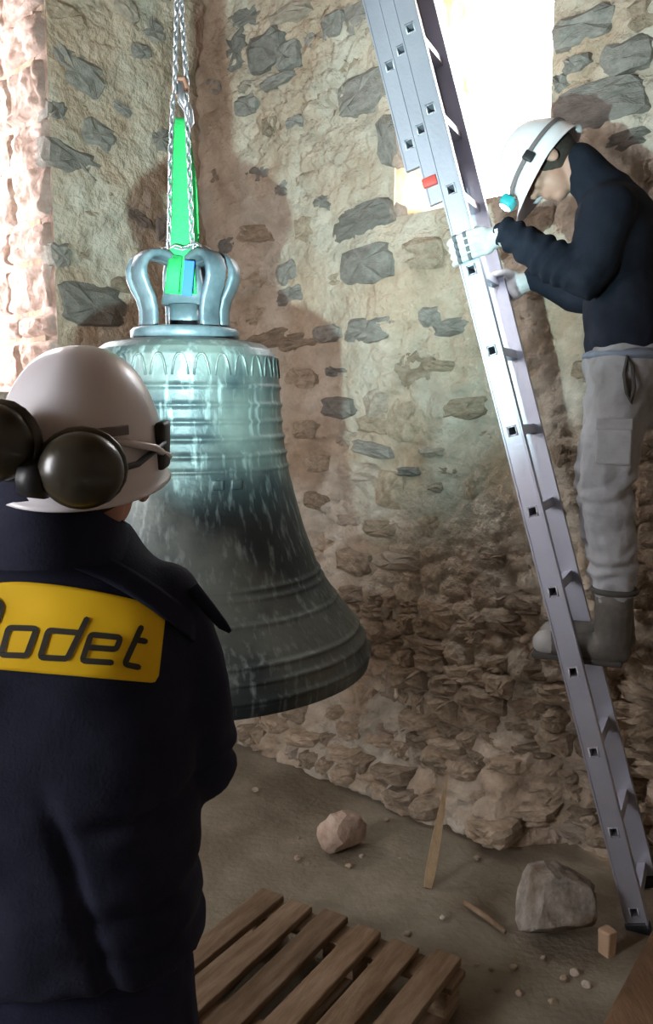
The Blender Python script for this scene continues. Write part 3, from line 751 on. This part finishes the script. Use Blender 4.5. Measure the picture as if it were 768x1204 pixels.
# stake leaning against the footing
sp0 = on_floor(503, 1044, .0); 
sp1 = on_plane(526, 914, sp0 + Vector((.10, .24, 0)), (0, 1, 0))
d = sp1 - sp0; side = d.cross(Vector((0, -1, .3))).normalized(); fr = side.cross(d).normalized()
V = []; 
for t, w in ((0, .013), (.12, .017), (.45, .016), (.75, .010), (1.0, .003)):
    c = sp0 + d * t
    for a, b_ in ((-1, -.35), (1, -.35), (1, .35), (-1, .35)): V.append((c + side * w * a + fr * w * b_)[:])
Fc = [(0, 1, 2, 3)[::-1], (16, 17, 18, 19)] + [(i * 4 + k, i * 4 + (k + 1) % 4, i * 4 + 4 + (k + 1) % 4, i * 4 + 4 + k) for i in range(4) for k in range(4)]
stake = mk('wooden_stake', (np.array(V), Fc), M_STAKE, None, False, origin=sp0); tag(stake, 'pointed pale wooden stake leaning against the rubble footing', 'stake')
a, b_ = on_floor(546, 1061, .012), on_floor(594, 1096, .012)
stk = mk('thin_stick', sweep([a, a.lerp(b_, .5) + Vector((.004, .006, 0)), b_], [.010, .011, .008], 6), M_WOODP, None, origin=a); tag(stk, 'thin dark stick lying flat on floor near pointed stake', 'stick')
pts = [(577, 1140), (604, 1138), (676, 1146), (664, 1153), (560, 1135), (470, 1010), (352, 985), (455, 965), (425, 1008), (585, 1165), (640, 1128), (520, 1080), (350, 1010), (610, 1170), (300, 930), (560, 1010), (480, 1100), (690, 1160), (650, 1180), (410, 1020)]
for k, (u, v) in enumerate(pts):
    sz = rng.uniform(.007, .016)
    rock('pebble', 'pale little stone crumb scattered on the dusty floor' if k % 3 == 2 else 'brown little stone crumb scattered on the dusty floor', on_floor(u, v), (sz, sz * .9, sz * .7), M_STONEL if k % 3 == 2 else M_STONEB, 50 + k, 'pebble', group='pale stone crumbs on the floor' if k % 3 == 2 else 'brown stone crumbs on the floor', cuts=4)
# ------------------------------------------------------------------ timber rail in the foreground
ra, rb = on_floor(700, 1204, .76), on_floor(768, 1078, .76); RD = (rb - ra).normalized(); RN = Vector((RD.y, -RD.x, 0))
rail = thing('guard_rail', 'brown timber guard rail close in front of the ladder foot', 'railing', (ra + RN * .07) * 1)
rail.location.z = 0
r0_, r1_ = ra - RD * .25 + RN * .07, ra + RD * 1.05 + RN * .07
mk('rail', sweep([r0_ - Vector((0, 0, .06)), r1_ - Vector((0, 0, .06))], 1.0, 16, sect=(.13, .14), up=(0, 0, 1)), M_BEAM, rail)
for c in (r0_ + RD * .08, r1_ - RD * .08):
    mk('post', box((c.x, c.y, .325), (.09, .09, .65), Matrix.Rotation(math.atan2(RD.y, RD.x), 4, 'Z'), .006), M_BEAM, rail)

# ------------------------------------------------------------------ people
def basis(face, up):
    f_ = Vector(face).normalized(); u_ = Vector(up); u_ = (u_ - f_ * u_.dot(f_)).normalized(); x_ = f_.cross(u_)
    return Matrix((x_, f_, u_)).transposed()
def TM(Mr, c): return Matrix.Translation(c) @ Mr.to_4x4()
def head_parts(M):
    """head facing +Y around its centre"""
    gs = [ell((0, -.012, .022), (.075, .095, .092)), ell((0, .028, -.035), (.058, .062, .078)), ell((0, .052, -.088), (.030, .030, .024)),
          ell((0, .075, .028), (.052, .022, .020)), ell((.036, .066, -.022), (.022, .020, .020)), ell((-.036, .066, -.022), (.022, .020, .020)),
          limb([(0, .088, .018), (0, .104, -.014), (0, .100, -.024)], [.009, .012, .012]), ell((.013, .094, -.026), (.009, .010, .008)), ell((-.013, .094, -.026), (.009, .010, .008)),
          ell((0, .083, -.052), (.024, .012, .006)), ell((0, .081, -.064), (.021, .012, .007))]
    for s in (-1, 1):
        gs.append(ell((s * .081, -.010, -.014), (.012, .022, .034)))
    return [xf(g, M) for g in gs]
def face_details(person, M):
    for s in (-1, 1):
        mk('eye', xf(ell((s * .031, .083, .004), (.012, .008, .008), nu=12, nv=8), M), M_EYE, person)
        mk('eyebrow', xf(limb([(s * .048, .082, .022), (s * .030, .096, .028), (s * .014, .097, .024)], [.003, .004, .003], 6), M), M_HAIR, person)
def hand_parts(wr, d, pn, side, curl=.5):
    """open relaxed hand: wrist, pointing d, palm normal pn, thumb towards d x pn * side"""
    d = Vector(d).normalized(); pn = Vector(pn); pn = (pn - d * pn.dot(d)).normalized(); x = d.cross(pn).normalized() * side; wr = Vector(wr); gs = []
    Mh = Matrix((x, d, pn)).transposed()
    gs.append(ell(wr + d * .05, (.040, .055, .016), Mh)); gs.append(limb([wr - d * .02, wr + d * .02], [.027, .029]))
    for k, (off, ln) in enumerate(((.030, .070), (.010, .080), (-.011, .074), (-.031, .058))):
        p0 = wr + d * .088 + x * off; a1 = curl * .6; a2 = curl * 1.5
        p1 = p0 + (d * math.cos(a1) + pn * math.sin(a1)) * ln * .5; p2 = p1 + (d * math.cos(a2) + pn * math.sin(a2)) * ln * .32; p3 = p2 + (d * math.cos(a2 + .5) + pn * math.sin(a2 + .5)) * ln * .25
        gs.append(limb([wr + d * .05 + x * off * .8, p0, p1, p2, p3], [.011, .0105, .0095, .0088, .008], 10))
    gs.append(limb([wr + d * .02 + x * .025, wr + d * .05 + x * .052 + pn * .012, wr + d * .08 + x * .062 + pn * .022, wr + d * .10 + x * .060 + pn * .03], [.015, .012, .011, .009], 10))
    return gs
def helmet(person, M, rib=True, low=.012):
    """safety helmet in the head frame"""
    V = []; Fc = []; nu = 56; rows = []
    for i in range(15):
        ph = (math.pi / 2) * i / 14
        rows.append((math.cos(ph) ** .82, math.sin(ph)))
    rows = [(1.07, -.05), (1.045, -.02)] + rows
    for c, s in rows:
        for k in range(nu):
            t = 2 * math.pi * k / nu; x, y = math.cos(t), math.sin(t)
            peak = max(0, y) ** 3 * .045 * max(0, 1 - s * 6) if s < .17 else 0
            rib_ = .004 * math.exp(-((x * c) / .16) ** 2) * c if s > .2 else 0
            z = -low + s * .163 - (.010 * max(0, -y) if s < .1 else 0)
            V.append((x * .104 * c, y * .132 * c + peak - .004, z + rib_))
    m = len(rows)
    for i in range(m - 1):
        for k in range(nu):
            k2 = (k + 1) % nu; Fc.append((i * nu + k, i * nu + k2, (i + 1) * nu + k2, (i + 1) * nu + k))
    g = xf((np.array(V), Fc), M)
    h = mk('helmet', g, M_HELMET, person)
    md = h.modifiers.new('t', 'SOLIDIFY'); md.thickness = .003; md.offset = -1
    return h

# ---- the man seen from behind
PX, PY = -.372, 1.105
p1 = thing('person', 'person seen from behind in navy jacket with yellow back emblem', 'person', (PX, PY, 0))
def W(x, y, z): return Vector((PX + x, PY + y, z))
HC1 = Vector((-.318, 1.115, 1.578)); HM1 = TM(basis((.06, 1, .12), (.05, -.10, 1)), HC1)
hips = W(0, 0, .93)
body = head_parts(HM1) + [limb([HC1 - Vector((0, .01, .05)), W(0.01, -.01, 1.45)], [.055, .062]),
    loft([(PX, PY, .84, .13, .085), (PX, PY, .95, .155, .10), (PX, PY, 1.08, .14, .09), (PX, PY, 1.25, .165, .10), (PX, PY, 1.37, .16, .085), (PX, PY, 1.43, .08, .06)])]
E1 = {1: (W(.180, .06, 1.150), W(.10, .34, 1.08)), -1: (W(-.225, .06, 1.14), W(-.14, .34, 1.08))}
for s in (-1, 1):
    el, wr = E1[s]; sh = W(s * .15, 0, 1.385)
    body += [limb([sh, el, wr], [.052, .042, .028])] + hand_parts(wr, (-.1 * s, 1, -.1), (0, 0, -1), -s)
    body += [limb([W(s * .09, 0, .88), W(s * .10, .02, .48), W(s * .10, -.02, .10)], [.078, .052, .038]), limb([W(s * .10, -.03, .06), W(s * .115, .13, .045)], [.035, .03])]
mk('body', fuse(body, .0055, 5), M_SKIN, p1); face_details(p1, HM1)
# jacket
jr = [(0, 0, .925, .200, .146), (0, 0, .97, .198, .148), (0, 0, 1.06, .195, .145), (0, 0, 1.15, .195, .142), (0, 0, 1.24, .200, .138), (0, 0, 1.33, .206, .130), (0, 0, 1.385, .204, .116), (0.005, .0, 1.43, .172, .102), (0.012, .0, 1.468, .125, .090), (0.02, .0, 1.50, .090, .080)]
jp = [loft([(PX + x, PY + y, z, a, b) for x, y, z, a, b in jr], 36, .8)]
for s in (-1, 1):
    el, wr = E1[s]; jp += [limb([W(s * .150, 0, 1.395), W(s * .176, .02, 1.28), el + Vector((s * .005, 0, 0)), wr + Vector((0, -.03, 0))], [.062, .062, .060, .046])]
g = fuse(jp, .008, 7)
V, Fc = g; N = normals(V, Fc); Vl = V - np.array([PX, PY, 0])
wr_ = fbm(Vl * np.array([7, 7, 11]), 3, 61) * .006
# cloth folds: horizontal sag lines low on the back and a diagonal pull
for zc, a, w in ((1.155, .009, .012), (1.04, .010, .014), (.985, .006, .01)):
    wr_ = wr_ - a * np.exp(-((Vl[:, 2] - zc - .02 * np.sin(Vl[:, 0] * 11 + zc * 9)) / w) ** 2) * sstep(.02, .10, np.abs(Vl[:, 0] - .02))
wr_ = wr_ - .010 * np.exp(-((Vl[:, 0] - .045 - (1.15 - Vl[:, 2]) * .28) / .012) ** 2) * sstep(1.22, 1.12, Vl[:, 2]) * (Vl[:, 1] < 0)
V = V + N * wr_[:, None]
jacket = mk('jacket', (V, Fc), M_NAVY, p1)
JT = BVHTree.FromPolygons([Vector(v) for v in V], Fc)
def on_jacket(u, v, off):
    d = ray(u, v).normalized(); hit = JT.ray_cast(CAMP, d)
    if hit[0] is None:
        hit = JT.find_nearest(CAMP + d * 1.05)
    n = hit[1] if hit[1].dot(d) < 0 else -hit[1]
    return hit[0] - d * off
def ribbon_patch(cols, rows, fn, off):
    V = []; Fc = []
    for i in range(cols + 1):
        for j in range(rows + 1):
            u, v = fn(i / cols, j / rows); V.append(on_jacket(u, v, off)[:])
    for i in range(cols):
        for j in range(rows): Fc.append((i * (rows + 1) + j, i * (rows + 1) + j + 1, (i + 1) * (rows + 1) + j + 1, (i + 1) * (rows + 1) + j))
    V = np.array(V); nb = len(V)
    # smooth a little so that the print lies evenly
    return V, Fc
def patch_fn(a, b):
    x0, x1 = -66, 192
    u = x0 + (x1 - x0) * a
    top = 684 + 31 * (max(0, (u - 20)) / 172) ** 1.6 + 12 * (max(0, 20 - u) / 86) ** 1.6; bot = 787 + 16 * max(0, u) / 190 - 4 * max(0, -u) / 66
    # rounded corners
    e = min(a, 1 - a) * (x1 - x0); cut = 0
    if e < 9: cut = 9 - math.sqrt(max(0, 81 - (9 - e) ** 2))
    top += cut; bot -= cut
    v = top + (bot - top) * b
    return u - 8 * (b - .3) * a, v
V, Fc = ribbon_patch(60, 24, patch_fn, .004)
emb = mk('back_emblem', (V, Fc), M_YELLOW, p1); emb['label'] = 'yellow rounded back emblem with dark lettering'
emd = emb.modifiers.new('t', 'SOLIDIFY'); emd.thickness = .002; emd.offset = 0
def stroke(pts, w=3.5):
    P = [Vector((a, b)) for a, b in pts]; D = []
    for a, b in zip(P[:-1], P[1:]):
        n = max(2, int((b - a).length / 2.5))
        for k in range(n): D.append(a.lerp(b, k / n))
    D.append(P[-1])
    # soften corners
    for _ in range(2):
        D = [D[0]] + [(D[i - 1] + D[i] * 2 + D[i + 1]) / 4 for i in range(1, len(D) - 1)] + [D[-1]]
    V = []; Fc = []
    T0 = (D[1] - D[0]).normalized(); T1 = (D[-1] - D[-2]).normalized()
    D = [D[0] - T0 * w * .8] + D + [D[-1] + T1 * w * .8]
    for i, p in enumerate(D):
        t = (D[min(i + 1, len(D) - 1)] - D[max(i - 1, 0)]).normalized(); nrm = Vector((-t.y, t.x)); ww = w * (.5 if i in (0, len(D) - 1) else 1)
        for s in (-1, 1): q = p + nrm * ww * s; V.append(on_jacket(q.x, q.y, .0062)[:])
    for i in range(len(D) - 1): Fc.append((2 * i, 2 * i + 1, 2 * i + 3, 2 * i + 2))
    return np.array(V), Fc
LET = {'B': [[(-52, 765), (-33, 703), (-4, 705), (2, 712), (-3, 731), (-11, 735), (-40, 734)], [(-11, 735), (-5, 742), (-10, 761), (-17, 767), (-52, 765)]],
       'o': [[(25, 738.4), (43, 739), (31, 771), (1, 770), (10, 738), (26, 738.4)]],
       'd': [[(92, 744), (57, 741), (47, 773), (79, 774.5), (102, 728)]],
       'e': [[(103, 761), (137, 763.5), (142, 749.5), (107, 746), (96.5, 777), (131, 779)]],
       't': [[(166, 738), (146.5, 781), (163, 784.5)], [(159, 752), (171, 754)]]}
for ch, ss in LET.items():
    mk('letter', join(*[stroke(s) for s in ss]), M_INK, emb)
# yoke flap across the shoulders, with the little epaulette tip at the right shoulder
def yoke_fn(a, b):
    u = -150 + 378 * a
    top = 628 + .30 * max(0, u - 60) + .0016 * max(0, u - 60) ** 2 - .10 * max(0, 40 - u) * -1
    low = 652 + .12 * max(0, u - 20) + .0018 * max(0, u - 20) ** 2 + .14 * max(0, 20 - u)
    return u, top + (low - top) * b
V, Fc = ribbon_patch(48, 6, yoke_fn, .008)
yk = mk('yoke_flap', (V, Fc), M_NAVY, p1); ymd = yk.modifiers.new('t', 'SOLIDIFY'); ymd.thickness = .006; ymd.offset = 0
def jp_(u, v): return on_plane(u, v, (0, 1.075, 0), (0, 1, 0))
mk('shoulder_tab', sweep([jp_(226, 690), jp_(246, 716), jp_(262, 735), jp_(271, 743)], [1, 1, .8, .3], 8, sect=(.020, .008), up=(.6, -.5, .6)), M_NAVY, p1)
# collar
col = []; n = 40
for j, (zo, rs) in enumerate(((-.035, 1.12), (.0, 1.04), (.025, 1.0), (.052, .97), (.058, .93), (.045, .88), (.0, .86))):
    for k in range(n):
        t = 2 * math.pi * k / n; x, y = math.cos(t), math.sin(t)
        col.append((PX + .022 + x * .092 * rs + .02 * zo * 10 * .3, PY - .022 + y * .096 * rs, 1.496 + zo + (.022 * y * -1 - .050 * max(0, x) - .006 * min(0, x) + .002) * max(0, zo) / .055))
Fc = [(i * n + k, i * n + (k + 1) % n, (i + 1) * n + (k + 1) % n, (i + 1) * n + k) for i in range(6) for k in range(n)]
mk('collar', rough((np.array(col), Fc), .003, 20, 4), M_NAVY, p1)
# trousers and boots
tp = [loft([(PX, PY, .80, .15, .115), (PX, PY, .90, .176, .128), (PX, PY, 1.0, .172, .122)])]
for s in (-1, 1): tp.append(limb([W(s * .09, 0, .88), W(s * .105, .02, .48), W(s * .105, -.02, .13)], [.100, .078, .066]))
mk('trousers', rough(fuse(tp, .009, 6), .006, 9, 71, 3, (1, 1, .6)), M_NAVYT, p1)
for s in (-1, 1):
    b_ = mk('boot', fuse([limb([W(s * .105, -.025, .17), W(s * .105, -.03, .07)], [.056, .05]), ell(W(s * .105, -.035, .05), (.042, .05, .045)), limb([W(s * .105, -.02, .055), W(s * .115, .13, .045)], [.045, .040])], .006, 4), M_BOOT, p1)
    mk('sole', box(W(s * .11, .045, .012), (.088, .27, .024), None, .010), M_SOLE, b_)
# hair below the helmet
mk('hair', xf(fuse([ell((0, -.034, .0), (.077, .080, .066))], .006, 2), HM1), M_HAIR, p1)
h1 = helmet(p1, HM1)
HR = HM1.to_3x3()
def hl(x, y, z): return HM1 @ Vector((x, y, z))
for x_, z_ in ((.052, .024), (-.046, .050)):
    c = hl(x_, -.160, z_)
    ang = Matrix.Rotation(math.atan2(x_, .16) * .8, 3, 'Z')
    cup = mk('ear_muff', join(ell(c, (.047, .034, .044), HR @ ang, 28, 18), ell(c + HR @ ang @ Vector((0, .016, 0)), (.051, .016, .048), HR @ ang, 28, 10)), M_MUFF, h1)
    sx = 1 if x_ > 0 else -1
    mk('muff_arm', sweep([c + HR @ Vector((sx * .030, 0, .0)), hl(sx * .095, -.085, .02), hl(sx * .109, -.01, .035)], .004, 6), M_BLACK, h1)
mk('muff_joint', sweep([hl(.015, -.165, .012), hl(-.013, -.165, .013)], .022, 10), M_BLACK, h1)
for sx in (-1, 1):
    mk('slot_adaptor', box(hl(sx * .104, .0, .030), (.014, .036, .062), HR, .005), M_BLACK, h1)
    mk('side_rib', sweep([hl(sx * .108, .02, .012), hl(sx * .106, -.05, .035), hl(sx * .075, -.105, .05)], .005, 6), M_HELMET, h1)
mk('lamp_strap', sweep([hl(.030, -.1335, .058), hl(.055, -.123, .060), hl(.085, -.09, .062)], 1.0, 8, sect=(.012, .004), up=HR @ Vector((0, 0, 1))), M_STRAPC, h1)
lampc = hl(0, .150, .052)
hd1 = mk('headlamp', box(lampc, (.06, .034, .042), HR, .008), M_BLACK, h1)
mk('lens', xf(ell((0, 0, 0), (.020, .005, .016)), TM(HR, lampc + HR @ Vector((0, .018, 0)))), M_LENS, h1)
sl = bpy.data.lights.new('headlamp_beam', 'SPOT'); sl.energy = 290; sl.color = (.60, .93, .94); sl.spot_size = R(90); sl.spot_blend = 1.0; sl.shadow_soft_size = .012
slo = bpy.data.objects.new('headlamp_beam', sl); COL.objects.link(slo); slo.location = lampc + HR @ Vector((0, .03, 0))
slo.rotation_euler = (Vector((-.12, 3.9, 2.95)) - slo.location).to_track_quat('-Z', 'Y').to_euler()

# ---- the man on the ladder
hdir = Vector((-LR.y, LR.x, 0)).normalized()          # the way he faces: towards the ladder
def J(u, v, off=0.0): return on_plane(u, v, LB + LR * (LW / 2 + off), LR)
foot3 = lpos(h0 + 3 * PIT, 0, 0)
p2 = thing('person', 'person on the ladder in dark sweater, grey trousers and lit white helmet', 'person', J(715, 768))
BM = Matrix((hdir, LR, Vector((0, 0, 1)))).transposed()
HC2 = J(643, 193, -.01); pt = R(58)
f2 = hdir * math.cos(pt) - Vector((0, 0, 1)) * math.sin(pt); u2 = hdir * math.sin(pt) + Vector((0, 0, 1)) * math.cos(pt)
f2 = f2 - LR * .12
HM2 = TM(basis(f2, u2), HC2)
shL, shR = J(716, 246, -.17), J(716, 250, .17)
elL, elR = J(690, 330, -.20), J(688, 352, .17)
grip = (on_plane(553, 291, LB, LR) - LB).dot(LA)
gripR = grip - .10
wrL = lpos(grip - .004, -.125, -.025); wrR = lpos(gripR, -.125, LW + .02)
chest, belly, pelv = J(726, 290), J(735, 370), J(738, 425)
hipL, hipR = J(732, 440, -.085), J(732, 440, .085)
knL, knR = J(712, 570, -.10), J(706, 560, .10)
anL, anR = J(722, 712, -.075), J(722, 712, .075)
body = head_parts(HM2) + [limb([HM2 @ Vector((0, -.03, -.06)), J(712, 225)], [.055, .062]), ell(chest, (.11, .16, .17), BM), ell(belly, (.10, .145, .16), BM), ell(pelv, (.11, .15, .11), BM)]
for sh, el, wr, hp, kn, an, s in ((shL, elL, wrL, hipL, knL, anL, -1), (shR, elR, wrR, hipR, knR, anR, 1)):
    body += [limb([sh, el, wr], [.052, .042, .028]), limb([wr, wr + LQ * .035], [.022, .018]), limb([hp, kn, an], [.078, .052, .040]), limb([an, an + hdir * .0 - Vector((0, 0, .05))], [.034, .03]), limb([sh, chest + Vector((0, 0, .1))], [.05, .06])]
mk('body', fuse(body, .0055, 5), M_SKIN2, p2); face_details(p2, HM2)
mk('hair', xf(fuse([ell((0, -.022, -.005), (.080, .088, .075))], .006, 2), HM2), M_HAIR, p2)
# sweater
sp = [ell(chest, (.135, .185, .185), BM), ell(J(722, 262), (.12, .20, .12), BM), ell(belly, (.135, .175, .17), BM), ell(J(737, 400), (.135, .178, .10), BM), limb([J(714, 232), HM2 @ Vector((0, -.045, -.085))], [.085, .066])]
for sh, el, wr in ((shL, elL, wrL), (shR, elR, wrR)):
    sp.append(limb([sh, el, wr - LQ * .012], [.082, .068, .047]))
V, Fc = fuse(sp, .008, 7)
keep = V
N = normals(V, Fc); w2 = fbm(V * np.array([8, 8, 10]), 3, 81) * .007
axl = np.array((wrL - elL).normalized()); tt = (V - np.array(elL)) @ axl; dist = np.linalg.norm(V - np.array(elL) - np.outer(tt, axl), axis=1)
w2 = w2 + np.where((tt > .03) & (dist < .085), .005 * np.sin(tt * 130 + 3.5 * vnoise(V * 16, 3)), 0)
mk('sweater', (V + N * w2[:, None], Fc), M_SWEAT, p2)
# shirt tail and belt line
mk('shirt_hem', rough(fuse([ell(J(741, 419), (.150, .188, .032), BM)], .007, 3), .004, 14, 3), mat('blue_grey_shirt', [(.14, .17, .22), (.20, .235, .29)], 9, .85), p2)
# trousers
tp = [ell(pelv, (.135, .175, .12), BM), limb([hipL, knL, anL + Vector((0, 0, .05))], [.108, .080, .070]), limb([hipR, knR, anR + Vector((0, 0, .05))], [.108, .080, .070]), ell(J(738, 470), (.12, .17, .10), BM)]
V, Fc = fuse(tp, .008, 6); N = normals(V, Fc)
fo = fbm(V * np.array([8, 8, 9]), 4, 91) * .015
kz_ = knL.z
fo = fo + .007 * np.sin(V[:, 2] * 95 + 6 * vnoise(V * 10, 5)) * (np.exp(-((V[:, 2] - kz_ + .02) / .07) ** 2) + np.exp(-((V[:, 2] - anL.z - .12) / .07) ** 2))
mk('trousers', (V + N * fo[:, None], Fc), M_GREYT, p2)
pk = J(741, 450, -.17)
mk('side_pocket', sweep([J(738, 418, -.178), J(734, 440, -.188), J(737, 462, -.188), J(742, 474, -.180), J(746, 455, -.188), J(744, 430, -.186)], .006, 6, closed=True), M_SOLE, p2)
cp = J(722, 520, -.185)
mk('cargo_pocket', rough(box(cp, (.10, .016, .13), BM, .006), .003, 25), M_GREYT, p2)
mk('pocket_flap', rough(box(cp + Vector((0, 0, .055)) - LR * .008, (.106, .010, .035), BM, .004), .002, 25), M_GREYT, p2)
# boots
for an, s in ((anL, -1), (anR, 1)):
    ft = lpos(h0 + 3 * PIT, 0, LW / 2 + s * .075); zt = ft.z + .018
    heel = ft - hdir * .135; toe = ft + hdir * .125; heel.z = toe.z = zt + .045
    b_ = mk('boot', fuse([limb([an + Vector((0, 0, .03)), heel + hdir * .03 + Vector((0, 0, .03))], [.060, .056]), ell(heel + hdir * .02, (.05, .042, .048), BM), limb([heel + hdir * .03, ft.lerp(toe, .5) + Vector((0, 0, .026)) * 0 + Vector((0, 0, zt + .045 - ft.lerp(toe, .5).z)), toe - hdir * .03], [.05, .046, .042])], .006, 4), M_BOOT, p2)
    mk('toe_cap', fuse([ell(toe - hdir * .03, (.052, .047, .043), BM)], .006, 2), M_BOOTTIP, b_)
    mk('sole', box(ft + Vector((0, 0, .018 + .009)) , (.285, .090, .022), BM, .008), M_SOLE, b_)
    mk('boot_cuff', sweep([(an + Vector((0, 0, .05)) + (hdir * math.cos(t) + LR * math.sin(t)) * .066)[:] for t in np.linspace(0, 2 * math.pi, 14, endpoint=False)], .010, 6, closed=True), M_SOLE, b_)
# gloves gripping the stiles
def grip_hand(t, r, sg, wr):
    """fingers laid across the outer face (towards sg*r) and hooked round the rear edge, thumb on the inner face"""
    gs = [limb([wr, lpos(t, -.082, r + sg * .010)], [.032, .034]), ell(lpos(t, -.064, r + sg * .012), (.034, .026, .045), LM)]
    fg = []
    for k in range(4):
        tk = t + .034 - k * .0225
        fg.append(limb([lpos(tk, -.062, r + sg * .020), lpos(tk, -.034, r + sg * .031), lpos(tk - .001, .004, r + sg * .030), lpos(tk - .002, .036, r + sg * .026), lpos(tk - .003, .047, r + sg * .012)], [.0125, .0118, .0112, .0105, .0095], 10))
    th = limb([lpos(t + .03, -.070, r), lpos(t + .050, -.046, r - sg * .020), lpos(t + .052, -.012, r - sg * .024), lpos(t + .050, .012, r - sg * .023)], [.015, .0125, .0115, .0105], 10)
    return gs, fg, th
for t, r, sg, wr in ((grip, 0, -1, wrL), (gripR, LW, 1, wrR)):
    gs, fg, th = grip_hand(t, r, sg, wr)
    gl = mk('glove', fuse(gs + fg + [th], .0035, 2), M_GLOVE, p2)
    for k in range(4):
        tk = t + .034 - k * .0225
        for q in (-.012, .022):
            mk('finger_stripe', sweep([lpos(tk, q - .006, r + sg * .0305), lpos(tk, q + .006, r + sg * .0300)], .0122, 10), M_STRIPE, gl)
    mk('cuff', sweep([wr - LQ * .022, wr + LQ * .018], [.038, .034], 14), M_GLOVE, p2)
h2 = helmet(p2, HM2)
def hl2(x, y, z): return HM2 @ Vector((x, y, z))
HR2 = HM2.to_3x3()
for sx in (-1, 1): mk('slot_adaptor', box(hl2(sx * .105, .030, .030), (.012, .030, .034), HR2, .004), M_BLACK, h2)
mk('lamp_band', sweep([hl2(math.cos(t) * .1085, math.sin(t) * .136, .035 + .004 * math.sin(t)) for t in np.linspace(0, 2 * math.pi, 40, endpoint=False)], 1.0, 8, closed=True, sect=(.014, .003), up=HR2 @ Vector((0, 0, 1))), M_STRAPC, h2)
lc = hl2(0, .155, .040)
mk('headlamp', box(lc, (.062, .036, .044), HR2, .009), M_TEAL, h2)
mk('lens', xf(ell((0, 0, 0), (.024, .006, .018)), TM(HR2, lc + HR2 @ Vector((0, .019, 0)))), M_LENS, h2)
s2 = bpy.data.lights.new('headlamp_beam', 'SPOT'); s2.energy = 14; s2.color = (.85, .93, 1.0); s2.spot_size = R(110); s2.spot_blend = .8; s2.shadow_soft_size = .015
s2o = bpy.data.objects.new('headlamp_beam', s2); COL.objects.link(s2o); s2o.location = lc + HR2 @ Vector((0, .035, 0))
s2o.rotation_euler = (lpos(grip, -.03, .1) - s2o.location).to_track_quat('-Z', 'Y').to_euler()
